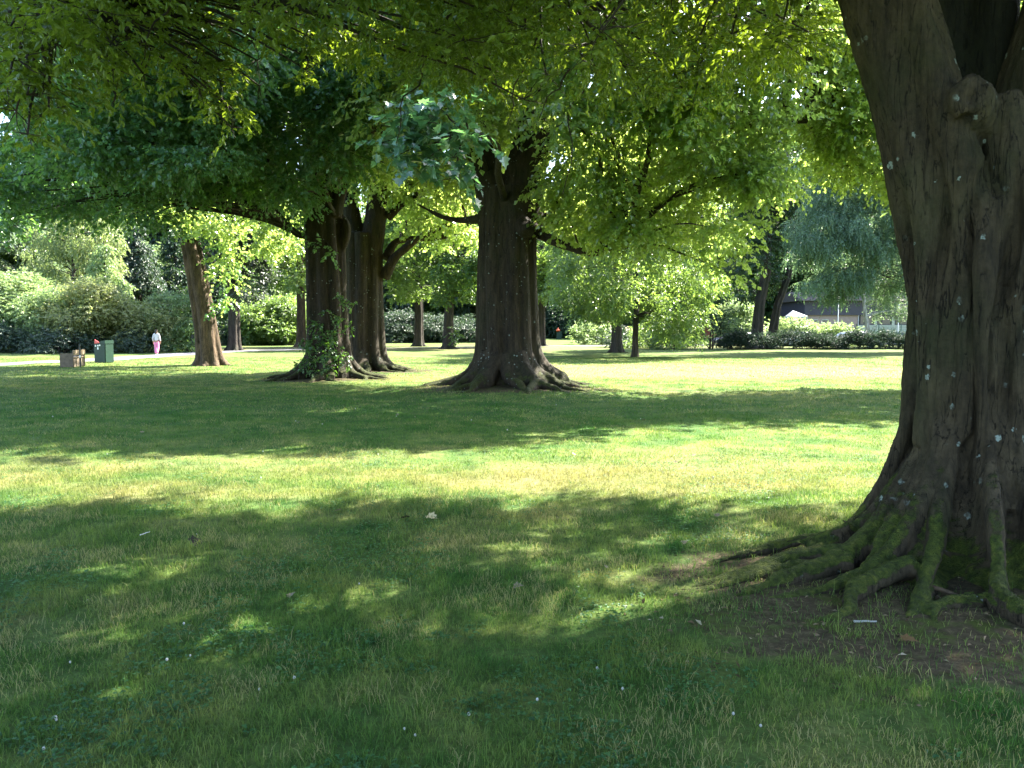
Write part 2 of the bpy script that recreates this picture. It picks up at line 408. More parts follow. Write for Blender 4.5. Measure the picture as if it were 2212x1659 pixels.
# ---------------------------------------------------------------- grass blades
def build_grass():
    m, nt, n, l = mat_new('grass_blade')
    c, sx, flat, fine, mid = lawn_colour(nt)
    at = N_(nt, 'ShaderNodeAttribute', attribute_name='rnd')
    straw = mapr(nt, at.outputs['Fac'], .80, .84)
    br = ramp(nt, at.outputs['Fac'], [(0, (.4, .5, .4)), (.5, (.95, .95, .95)), (.85, (1.4, 1.25, 1.3))])
    c = mixc(nt, 1.0, c, br, 'MULTIPLY')
    c = mixc(nt, math_(nt, 'MULTIPLY', straw, .75), c, (.27, .235, .125))
    p = N_(nt, 'ShaderNodeBsdfPrincipled'); l.new(c, p.inputs['Base Color'])
    p.inputs['Roughness'].default_value = .55; p.inputs['Specular IOR Level'].default_value = .14
    t = N_(nt, 'ShaderNodeBsdfTranslucent'); l.new(mixc(nt, 1.0, c, (1.5, 1.55, 1.0), 'MULTIPLY'), t.inputs['Color'])
    mx = N_(nt, 'ShaderNodeMixShader'); mx.inputs[0].default_value = .4
    l.new(p.outputs[0], mx.inputs[1]); l.new(t.outputs[0], mx.inputs[2])
    o = N_(nt, 'ShaderNodeOutputMaterial'); l.new(mx.outputs[0], o.inputs['Surface'])
    xs, ys, hs, ws = [], [], [], []
    for d0, d1, dens, h, w in ((2.0, 5.0, 7500, .040, .0030), (5.0, 9.0, 4200, .040, .0042), (9, 15, 1500, .037, .008), (15, 26, 520, .04, .014), (26, 46, 130, .042, .028)):
        half = lambda d: .78 * d + np.where(d < 10, 3.4, 2.0)
        area = (half(d0) + half(d1)) * (d1 - d0)
        k = int(area * dens)
        y = rng.uniform(d0, d1, k); x = rng.uniform(-1, 1, k) * half(d1)
        ok = np.abs(x) < half(y); x, y = x[ok], y[ok]
        xs.append(x); ys.append(y); hs.append(np.full(len(x), h)); ws.append(np.full(len(x), w))
    x = np.concatenate(xs); y = np.concatenate(ys); h = np.concatenate(hs); w = np.concatenate(ws)
    # tufts: longer and shorter turf
    tuft = vn(x, y, 2.2, 1); tuft2 = vn(x, y, 9, 2); bare = vn(x, y, 4.5, 3) * .6 + vn(x, y, 13, 4) * .4
    h = h * (.40 + .75 * tuft + .5 * tuft2) * rng.uniform(.55, 1.5, len(h))
    tall = rng.random(len(h)) < .012
    h = np.where(tall & (y < 12), h * 2.0, h)
    keep0 = rng.random(len(x)) < np.clip((bare - .22) * 5, .25, 1)
    x, y, h, w = x[keep0], y[keep0], h[keep0], w[keep0]
    s = soil_dist(x, y) + .45 * np.sin(x * 5.1 + y * 2) * np.sin(y * 6.3 - x)
    keep = (s > 1.0) | (rng.random(len(x)) < .34 * np.clip(s * 1.6 - .3, .2, 1))
    for c_, r_ in ((T1, 2.0), (T2, 1.8), (T3, 1.6)):
        keep &= np.hypot(x - c_[0], y - c_[1] + .4) > r_ * rng.uniform(.75, 1.1, len(x))
    far = y > 24
    if far.any():
        pd = np.full(len(x), 99.0); pd[far] = path_dist(x[far], y[far]); keep &= pd > 1.55
    x, y, h, w = x[keep], y[keep], h[keep], w[keep]
    k = len(x)
    az = rng.uniform(0, 2 * math.pi, k); lean = rng.uniform(.15, 1.15, k); laz = rng.uniform(0, 2 * math.pi, k)
    z = zg(x, y) - .003
    wx, wy = np.cos(az) * w / 2, np.sin(az) * w / 2
    lx, ly = np.cos(laz) * lean * h, np.sin(laz) * lean * h
    B0 = np.stack([x - wx, y - wy, z], 1); B1 = np.stack([x + wx, y + wy, z], 1)
    M0 = np.stack([x - wx * .8 + lx * .35, y - wy * .8 + ly * .35, z + h * .6], 1); M1 = np.stack([x + wx * .8 + lx * .35, y + wy * .8 + ly * .35, z + h * .6], 1)
    Tt = np.stack([x + lx, y + ly, z + h * (1 - .25 * lean)], 1)
    rnd = rng.random(k)
    sp = vn(x, y, 1.7, 6) * .55 + vn(x, y, 6, 7) * .45
    rnd = np.where((sp > .63) & (rng.random(k) < .30), rng.uniform(.83, 1, k), np.where(rnd > .8, rnd * (1 if True else 0) - .35 * (sp < .5), rnd))
    near = y < 9
    b = MB()
    q = np.nonzero(near)[0]
    V = np.stack([B0[q], B1[q], M1[q], M0[q], Tt[q]], 1).reshape(-1, 3)
    i = np.arange(len(q)) * 5
    b.add(V, np.stack([i, i + 1, i + 2, i + 3], 1), rnd[q])
    b.f.append(np.stack([i + 3, i + 2, i + 4], 1)); b.a.append(rnd[q])
    q = np.nonzero(~near)[0]
    V = np.stack([B0[q], B1[q], Tt[q]], 1).reshape(-1, 3); i = np.arange(len(q)) * 3
    b.add(V, np.stack([i, i + 1, i + 2], 1), rnd[q])
    o = b.build('grass', m)
    tag(o, 'short green grass blades with straw stems covering the lawn', 'grass', kind='stuff')
    # clover and plantain leaves between the blades
    n0 = 42000; y = 2.3 + 8 * rng.random(n0) ** 1.4; x = rng.uniform(-1, 1, n0) * (.75 * y + .6)
    q = vn(x, y, 1.3, 11) * .6 + vn(x, y, 5, 12) * .4; ok = (q > .56) & (soil_dist(x, y) > 1.05); x, y = x[ok], y[ok]; n = len(x)
    O, D, NN, L = [], [], [], []
    a0 = rng.uniform(0, 6.28, n); zc = zg(x, y) + rng.uniform(.012, .034, n); sz = rng.uniform(.008, .017, n)
    for k3 in range(3):
        a = a0 + k3 * 2.09; O.append(np.stack([x, y, zc], 1)); D.append(np.stack([np.cos(a), np.sin(a), rng.normal(size=n) * .25], 1)); NN.append(np.array([0, 0, 1.0]) + .35 * rng.normal(size=(n, 3))); L.append(sz)
    b = MB(); L = np.concatenate(L); add_leaves(b, np.concatenate(O), np.concatenate(D), np.concatenate(NN), L, L * .95, PTED, np.tile(rng.random(n), 3))
    o = b.build('clover', leaf_mat('clover_leaf', [(0, (.012, .05, .018)), (.5, (.025, .085, .03)), (1, (.05, .12, .04))], (.12, .3, .06), .35, .5, .3))
    tag(o, 'low dark green clover leaves in patches between the grass', 'clover', kind='stuff')
# ---------------------------------------------------------------- leaves
KITE = (np.array([(0, 0, 0), (.45, .5, .10), (1, 0, -.12), (.45, -.5, .10)]), np.array([[0, 1, 2], [0, 2, 3]]))
PTED = (np.array([(0, 0, 0), (.28, .46, .09), (.62, .36, .06), (1, 0, -.16), (.62, -.36, .06), (.28, -.46, .09)]),
        np.array([[0, 1, 2], [0, 2, 3], [0, 3, 4], [0, 4, 5]]))
_half = [(0, 0), (-.10, .30), (.10, .34), (.22, .58), (.40, .30), (.62, .34), (.68, .14)]
_out = _half + [(1, 0)] + [(a, -b) for a, b in _half[:0:-1]]
MAPLE = (np.array([(.33, 0, -.03)] + [(a, b, .16 * abs(b) - .14 * max(a - .3, 0)) for a, b in _out]),
         np.array([[0, i + 1, (i + 1) % len(_out) + 1] for i in range(len(_out))]))
def unit(v): return v / (np.linalg.norm(v, axis=-1, keepdims=True) + 1e-9)

def add_leaves(b, O, D, Nn, L, W, shape=KITE, rnd=None):
    D = unit(D); S = unit(np.cross(Nn, D)); U = np.cross(D, S)
    tv, tf = shape
    V = (O[:, None] + D[:, None] * (tv[None, :, 0:1] * L[:, None, None]) + S[:, None] * (tv[None, :, 1:2] * W[:, None, None])
         + U[:, None] * (tv[None, :, 2:3] * L[:, None, None]))
    n, k = len(O), len(tv)
    F = (tf[None] + (np.arange(n) * k)[:, None, None]).reshape(-1, 3)
    if rnd is None: rnd = rng.random(n)
    b.add(V.reshape(-1, 3), F, np.repeat(rnd, len(tf)))

def sphere(n):
    return unit(rng.normal(size=(n, 3)))

def crown_leaves(b, blobs, dens=9.0, k=9, leaf=.13, asp=.62, slen=.55, droop=.35, shape=KITE, tilt=.55, keep=None, shell=.45, upb=0.0):
    """Leafy twigs through the volume of each clump (x, y, z, rh, rv)."""
    blobs = np.asarray(blobs, float)
    if len(blobs) == 0: return
    cnt = np.maximum(4, (dens * 4 * math.pi * blobs[:, 3] * (blobs[:, 3] + blobs[:, 4]) / 2)).astype(int)
    idx = np.repeat(np.arange(len(blobs)), cnt); n = len(idx)
    dirs = sphere(n); rr = rng.random(n) ** shell
    C = blobs[idx, :3]; rad = np.stack([blobs[idx, 3], blobs[idx, 3], blobs[idx, 4]], 1)
    O = C + dirs * rr[:, None] * rad
    if keep is not None:
        ok = keep(O); O, dirs, idx = O[ok], dirs[ok], idx[ok]; n = len(O)
    if n == 0: return
    U = unit(dirs * np.array([1, 1, .55]) + .55 * rng.normal(size=(n, 3)) * np.array([1, 1, .5]) + np.array([0, 0, upb - droop]))
    sL = slen * rng.uniform(.6, 1.3, n)
    side = unit(np.cross(U, np.array([0, 0, 1.0]) + .25 * rng.normal(size=(n, 3))))
    crnd = rng.random(len(blobs))[idx]
    OO, DD, NN, RR = [], [], [], []
    for j in range(k):
        t = (j + rng.random(n)) / k
        sg = 1 if j % 2 else -1
        base = O + U * (sL * t)[:, None] - np.array([0, 0, 1.0]) * (droop * .5 * sL * t * t)[:, None]
        d = U * (.35 + .6 * t)[:, None] + side * (sg * (1 - .55 * t))[:, None] + .35 * rng.normal(size=(n, 3)) + np.array([0, 0, -.28 - droop * .3])
        nn = np.array([0, 0, 1.0]) + tilt * rng.normal(size=(n, 3)) + .25 * dirs
        OO.append(base); DD.append(d); NN.append(nn); RR.append(np.clip(.55 * rng.random(n) + .45 * crnd + .08 * rng.normal(size=n), 0, 1))
    O2 = np.concatenate(OO); L = leaf * rng.uniform(.65, 1.25, len(O2))
    add_leaves(b, O2, np.concatenate(DD), np.concatenate(NN), L, L * asp * rng.uniform(.85, 1.15, len(L)), shape, np.concatenate(RR))

def px_blobs(x0, x1, y0, y1, d0, d1, n, r, rv=None):
    out = []
    for _ in range(n):
        p = P(rng.uniform(x0, x1), rng.uniform(y0, y1), rng.uniform(d0, d1))
        q = r * rng.uniform(.7, 1.3)
        out.append((*p, q, q * (rv or .7)))
    return out

def at(x, y, d, r, rv=.7):
    return (*P(x, y, d), r, r * rv)

def dome_blobs(c, z0, z1, rad, n, rb, shape=.8, full=.35):
    """Clumps filling an egg-shaped crown."""
    out = []
    for _ in range(n):
        t = rng.random(); z = z0 + (z1 - z0) * t
        prof = (math.sin(math.pi * min(1, t * shape + (1 - shape) * .55 + .06)) ** .6)
        a = rng.uniform(0, 2 * math.pi); q = rad * prof * (full + (1 - full) * math.sqrt(rng.random())) * rng.uniform(.85, 1.08)
        s = rb * rng.uniform(.7, 1.35)
        out.append((c[0] + q * math.cos(a), c[1] + q * math.sin(a), z, s, s * .72))
    return out

def bough(b, p0, p1, r0, r1, sag=.1, sides=6, n=9, wob=.06):
    p0 = np.asarray(p0, float); p1 = np.asarray(p1, float); L = np.linalg.norm(p1 - p0)
    t = np.linspace(0, 1, n)[:, None]
    q = p0 + (p1 - p0) * t + np.array([0, 0, 1]) * sag * L * 4 * t * (1 - t)
    ph = rng.uniform(0, 6.28, 6)
    w = np.stack([np.sin(t[:, 0] * 7 + ph[0]) + .5 * np.sin(t[:, 0] * 15 + ph[1]), np.sin(t[:, 0] * 6 + ph[2]) + .5 * np.sin(t[:, 0] * 13 + ph[3]), np.sin(t[:, 0] * 8 + ph[4])], 1)
    q = q + w * wob * L * .35 * np.sin(np.pi * t)
    b.tube(q, np.linspace(r0, r1, n), sides)
    return q

def boughs_to(b, blobs, limbs, r0=.06, r1=.012, twigs=5, sag=.12, tw=.008, frac=1.0):
    """A bough from the nearest limb to each clump, and thin twigs inside it."""
    L = np.concatenate(limbs)
    for q in blobs:
        if rng.random() > frac: continue
        c = np.asarray(q[:3]); dd = np.linalg.norm(L - c, axis=1) + 3.0 * np.maximum(0, L[:, 2] - c[2] + .2)
        s = L[np.argmin(dd)]; ln = np.linalg.norm(c - s)
        bough(b, s, c, min(r0, .02 + .013 * ln), r1, sag)
        for _ in range(twigs):
            e = c + sphere(1)[0] * np.array([q[3], q[3], q[4]]) * 1.05
            bough(b, c + (e - c) * .03, e, tw, tw * .35, .0, 4, 5, .1)

# ---------------------------------------------------------------- trunks
def remeshed(name, b, voxel, smooth=4, amp=.012, fs=5.0, fine=.004, zst=.18, off=(0, 0, 0), grooves=None):
    me = b.mesh(name, off); o = bpy.data.objects.new(name, me); COL.objects.link(o)
    r = o.modifiers.new('r', 'REMESH'); r.mode = 'VOXEL'; r.voxel_size = voxel
    s = o.modifiers.new('s', 'SMOOTH'); s.factor = .5; s.iterations = smooth
    dg = bpy.context.evaluated_depsgraph_get()
    out = bpy.data.meshes.new_from_object(o.evaluated_get(dg), depsgraph=dg)
    bpy.data.objects.remove(o); bpy.data.meshes.remove(me)
    n = len(out.vertices); co = np.empty(n * 3, np.float32); out.vertices.foreach_get('co', co); co = co.reshape(-1, 3)
    no = np.empty(n * 3, np.float32); out.vertices.foreach_get('normal', no); no = no.reshape(-1, 3)
    nz = noise.noise
    d = np.fromiter((amp * nz(Vector((x * fs, y * fs, z * fs * zst))) + fine * nz(Vector((x * fs * 4, y * fs * 4, z * fs * .5)))
                     + fine * .6 * nz(Vector((x * fs * 9, y * fs * 9, z * fs * 3))) for x, y, z in co.astype(float)), float, n)
    if grooves:
        th = np.degrees(np.arctan2(co[:, 1], co[:, 0])); z = co[:, 2]
        for g, dep, wid in grooves:
            w = (th - g - 4 * np.sin(z * 1.9 + g) - 2.5 * np.sin(z * 4.3 + g * 2) + 180) % 360 - 180
            fade = np.clip((2.55 - z) / .5, 0, 1) * np.clip((z + .05) / .2, 0, 1) * (.75 + .35 * np.sin(z * 2.3 + g))
            d = d - dep * fade * np.exp(-(w / wid) ** 2)
    co = co + no * d[:, None].astype(np.float32)
    out.vertices.foreach_set('co', co.ravel())
    out.polygons.foreach_set('use_smooth', np.ones(len(out.polygons), bool)); out.update()
    out.name = name
    return out

def put(name, me, mat, parent):
    if name == 'trunk' and parent.location.length > 0:      # the foot follows the lie of the ground
        n = len(me.vertices); co = np.empty(n * 3, np.float32); me.vertices.foreach_get('co', co); co = co.reshape(-1, 3)
        B = np.array(parent.location)
        co[:, 2] += (zg(co[:, 0] + B[0], co[:, 1] + B[1]) - B[2]) * np.clip(1 - co[:, 2] / .7, 0, 1)
        me.vertices.foreach_set('co', co.ravel()); me.update()
    me.materials.clear(); me.materials.append(mat)
    o = bpy.data.objects.new(name, me); COL.objects.link(o); o.parent = parent
    return o

def axis_at(axis, z):
    axis = np.asarray(axis, float)
    return np.array([np.interp(z, axis[:, 2], axis[:, 0]), np.interp(z, axis[:, 2], axis[:, 1])])

def fluted(b, axis, rad, ncol, ztop, knee=.55, flare=1.0, rootlen=(1.2, 2.2), nroot=2, jit=.2, seed=0, core=.72, rr=.3, skip=None, a0=0.0, cfl=.25):
    """Stem of ncol merged ribs that spread into roots. axis: (x, y, z) rows; rad: (z, radius) rows."""
    rs = np.random.default_rng(seed); rad = np.asarray(rad, float)
    rz = lambda z: np.interp(z, rad[:, 0], rad[:, 1])
    zs = np.linspace(-.25, ztop, 24)
    pts = np.array([[*axis_at(axis, z), z] for z in zs])
    b.tube(pts, core * rz(zs) * (1 + cfl * np.exp(-np.maximum(zs, 0) / .35)), 16)
    R0 = rz(1.2)
    for i in range(ncol):
        a = a0 + 2 * math.pi * (i + rs.uniform(-jit, jit)) / ncol
        wd = rs.uniform(.8, 1.25)
        ph = rs.uniform(0, 6.28)
        zc = np.concatenate([np.linspace(-.12, 1.4 * knee + .4, 12), np.linspace(1.4 * knee + .7, ztop, 12)])
        path = []; rr_ = []
        for z in zc:
            R_ = rz(max(z, 0)); fl = flare * math.exp(-max(z, 0) / (knee * .42)) * (1 + .3 * math.sin(ph))
            aa = a + .07 * math.sin(z * 1.1 + ph)
            dist = R_ * (.64 + .62 * fl); c = axis_at(axis, z)
            path.append((c[0] + dist * math.cos(aa), c[1] + dist * math.sin(aa), z))
            rr_.append(R_ * rr * wd * (1 + .28 * fl) * (1.25 * math.pi * 2 / ncol if ncol > 7 else 1))
        b.tube(path, rr_, 12)
        if skip and skip(a): continue
        c = axis_at(axis, 0)
        for k in range(nroot):
            ra = a + rs.uniform(-.32, .32); ln = rs.uniform(*rootlen); r0 = R0 * rs.uniform(.16, .26)
            s0 = R0 * (.75 + .55 * flare); t = np.linspace(0, 1, 12); bend = rs.uniform(-.5, .5); ph2 = rs.uniform(0, 6.28)
            an = ra + bend * t * t * .8 + .06 * np.sin(t * 9 + ph2)
            ds = s0 * .55 + (ln + s0 * .45) * t
            x = c[0] + ds * np.cos(an); y = c[1] + ds * np.sin(an)
            zz = (R0 * .75 * flare) * np.exp(-t * 5.5) + .5 * r0 * (1 - t) - .05 * t + .018 * np.sin(t * 11 + ph2)
            b.tube(np.stack([x, y, zz], 1), r0 * (1 - .78 * t), 9)
build_ground(); build_path(); build_grass()

# ---------------------------------------------------------------- leaf and bark materials
L_HORN = leaf_mat('hornbeam_leaf', [(0, (.028, .06, .010)), (.5, (.05, .10, .014)), (1, (.10, .145, .02))], (.24, .34, .02), .42)
L_MAPLE = leaf_mat('maple_leaf', [(0, (.016, .055, .020)), (.5, (.03, .085, .026)), (1, (.06, .125, .03))], (.52, .68, .14), .52, .30, 1.0)
L_SHADE = leaf_mat('shaded_maple_leaf', [(0, (.018, .056, .030)), (.5, (.036, .10, .048)), (1, (.07, .145, .06))], (.22, .42, .07), .40, .38, .7)
L_BLUE = leaf_mat('skylit_maple_leaf', [(0, (.035, .09, .06)), (.5, (.06, .14, .09)), (1, (.085, .18, .11))], (.16, .36, .10), .32, .30, 1.0)
L_LIND = leaf_mat('linden_leaf', [(0, (.028, .065, .024)), (.5, (.06, .11, .035)), (1, (.14, .2, .075))], (.32, .48, .08), .42, .38, .8)
L_SILV = leaf_mat('silver_leaf', [(0, (.04, .07, .045)), (.5, (.085, .13, .085)), (1, (.18, .24, .16))], (.24, .36, .13), .36, .4, .8)
L_DARK = leaf_mat('dark_tree_leaf', [(0, (.010, .028, .016)), (.5, (.018, .045, .024)), (1, (.04, .075, .035))], (.08, .16, .03), .3, .45, .5)
L_MID = leaf_mat('far_tree_leaf', [(0, (.02, .05, .016)), (.5, (.04, .085, .024)), (1, (.085, .14, .04))], (.2, .34, .04), .38, .45, .5)
L_LIME = leaf_mat('lime_shrub_leaf', [(0, (.045, .09, .035)), (.5, (.10, .16, .065)), (1, (.24, .29, .14))], (.34, .47, .15), .45, .4, .7)
L_GOLD = leaf_mat('gold_shrub_leaf', [(0, (.055, .085, .035)), (.5, (.13, .155, .06)), (1, (.29, .28, .13))], (.38, .44, .13), .45, .42, .7)
L_YEW = leaf_mat('yew_leaf', [(0, (.012, .028, .018)), (.5, (.025, .05, .032)), (1, (.06, .09, .06))], (.07, .13, .04), .25, .45, .5)
L_IVY = leaf_mat('ivy_leaf', [(0, (.012, .04, .012)), (.5, (.025, .07, .02)), (1, (.05, .11, .025))], (.14, .30, .03), .35, .35, .6)
BK_HERO = bark_mat('smooth_bark', (.012, .009, .005), (.066, .050, .028), (.022, .030, .009), lichen=1.0, moss=.95, mossh=.85, algf=.55)
BK_REAR = bark_mat('shaded_rear_bark', (.006, .006, .004), (.022, .022, .011), (.012, .018, .006), vs=.8)  # shade of the fork is put into this darker bark colour
BK_MAPLE = bark_mat('maple_bark', (.011, .008, .005), (.052, .038, .023), (.024, .028, .012), lichen=.4, moss=.5, mossh=.6, vs=.75, algf=.5)
BK_ROUGH = bark_mat('rough_bark', (.016, .011, .007), (.15, .10, .062), (.035, .035, .018), vs=.8, algf=.3)
BK_DARK = bark_mat('dark_bark', (.022, .018, .015), (.075, .06, .05), (.03, .035, .02), vs=.7)
BK_BIRCH = bark_mat('birch_bark', (.12, .11, .10), (.62, .60, .55), (.5, .48, .42), vs=.6, algf=.2)

LIT_LO = np.array([(-12, 6.9), (-4.6, 7.0), (-3, 7.2), (-2, 6.9), (-1.15, 7.8), (0, 8.15), (.6, 7.3), (1.46, 7.2), (2.46, 7.7), (3.7, 7.9), (8, 8.3)])
LIT_HI = np.array([(-12, 8.6), (-6, 9.3), (-4.7, 9.8), (-3.15, 10.5), (-1.26, 10.5), (0, 11.2), (1.3, 11.7), (2.8, 12.0), (4.5, 12.7), (6.9, 14.0), (12, 15.5)])
E1 = np.array([math.cos(SUN_AZ), -math.sin(SUN_AZ), 0]); E2 = np.cross(SUN, E1)
SUNWIN = []
def sun_window(pts, r, gap=.8):
    for q in pts: q = np.asarray(q[:3], float); SUNWIN.append((q @ E1, q @ E2, q @ SUN + gap, r))
def open_to_sun(O):
    u, v, w = O @ E1, O @ E2, O @ SUN
    ok = np.ones(len(O), bool)
    for a, b, c, r in SUNWIN:
        ok &= ~(((u - a) ** 2 + (v - b) ** 2 < r * r) & (w > c))
    return ok | (rng.random(len(O)) < .04)

def shade_ok(O):
    """False where a twig would throw its shadow on the parts of the lawn that lie in the sun."""
    k = np.maximum(O[:, 2], 0) / SUN[2]
    gx = O[:, 0] - SUN[0] * k; gy = O[:, 1] - SUN[1] * k
    wob = .22 * np.sin(gx * 2.9) + .15 * np.sin(gx * 6.7 + 1) + rng.normal(size=len(gx)) * .13
    lo = np.interp(gx, LIT_LO[:, 0], LIT_LO[:, 1]) - .30 - .2 * (gx < 0) + wob; hi = np.interp(gx, LIT_HI[:, 0], LIT_HI[:, 1]) + wob * .8
    lit = (gy > lo) & (gy < hi) & (gx < 11)
    lit2 = (gx > 2.6 + .5 * np.sin(gy * 1.1)) & (gy > 20.8 + .4 * np.sin(gx * .9) + rng.normal(size=len(gx)) * .2) & (gy < 46)
    strip = (np.abs(gy - 25.5) < .6) & (gx < 6.0)
    lit2 &= ~strip
    return (~(lit | lit2) | (rng.random(len(gx)) < .012)) & open_to_sun(O)

def shade_blobs(n, gx0, gx1, gy0, gy1, h0, h1, centre, rad, r):
    """Clumps high in a crown that stand between the sun and a piece of lawn."""
    out = []; tries = 0
    while len(out) < n and tries < n * 60:
        tries += 1
        g = np.array([rng.uniform(gx0, gx1), rng.uniform(gy0, gy1)]); h = rng.uniform(h0, h1); k = h / SUN[2]
        p = g + SUN[:2] * k
        if np.hypot(*(p - centre)) > rad: continue
        q = r * rng.uniform(.7, 1.3)
        out.append((p[0], p[1], h, q, q * .6))
    return out

def base_of(c): return np.array([c[0], c[1], float(zg(c[0], c[1]))])

D1 = T1[1]
RIGHT = px_blobs(1200, 1690, 215, 420, D1 - 3.5, D1 + 2.5, 74, .62, .6) + px_blobs(1190, 1600, 410, 500, D1 - 3, D1 + 2.5, 34, .55, .6)
RIGHT += [at(1240, 330, D1 - 2, .6), at(1215, 400, D1 - 2, .5), at(1230, 470, D1 - 2, .45), at(1300, 500, D1 - 2, .45), at(1370, 520, D1 - 2, .4), at(1420, 500, D1 - 2.5, .45),
          at(1480, 520, D1 - 2, .45), at(1530, 555, D1 - 2, .42), at(1575, 590, D1 - 2, .32), at(1600, 545, D1 - 1.8, .4), at(1620, 480, D1 - 2, .5), at(1655, 400, D1 - 1.5, .5), at(1675, 345, D1 - 1, .42), at(1395, 545, D1 - 2, .3)]
sun_window(RIGHT, .75, .6)
BETWEEN = px_blobs(850, 1040, 400, 480, 28.5, 34, 34, .55, .6) + px_blobs(860, 1060, 470, 530, 30, 34, 20, .42, .6)
sun_window(BETWEEN[::2], .5, 1.0)
LIT4 = px_blobs(340, 560, 415, 500, 31, 38, 26, .5, .6) + px_blobs(540, 655, 430, 540, 29, 36, 18, .5, .6) + px_blobs(460, 520, 500, 660, 34.5, 36, 9, .34, .9) + px_blobs(250, 420, 430, 470, 30, 36, 8, .4, .6)
sun_window(LIT4, .55, .8)
HIDLIT = px_blobs(1770, 1990, 270, 385, 19.5, 23.5, 44, .5, .6) + px_blobs(1700, 1860, 200, 300, 19.5, 23, 18, .5, .6)
sun_window(HIDLIT, .6, .8)
NEARLIT = [at(1130, 215, 7.0, .22), at(1180, 160, 7.6, .3), at(660, 75, 7.2, .24), at(665, 125, 7.2, .15), at(740, 70, 7.6, .35), at(490, 225, 7.4, .24), at(1700, 60, 9, .4), at(1060, 150, 7.2, .3), at(560, 20, 7.6, .3)]
NEARLIT += px_blobs(380, 1750, -40, 120, 6.2, 9, 7, .3, .5)
sun_window(NEARLIT, .28, .3)
LITSPOT = [gp(x, y) for x, y in ((390, 1215), (420, 1225), (900, 1215), (940, 1220), (840, 1370), (1310, 1330), (760, 1290), (100, 1265), (60, 1440), (100, 1430), (1840, 1450), (1790, 1445), (1990, 1475), (1800, 1545), (250, 1530), (180, 1535), (430, 1440), (1120, 1150), (1090, 1100), (1060, 1190), (1540, 1235))]
LITSPOT += [gp(rng.uniform(40, 1750), rng.uniform(1130, 1600)) for _ in range(16)]
sun_window(LITSPOT, .185, .5)
sun_window([P(1850, 1140, 5.45), P(1800, 1180, 5.35)], .2, .5)
sun_window([P(474, 640, 36), P(462, 560, 36), P(480, 740, 36), P(447, 500, 36), P(440, 450, 36)], .45, .7)

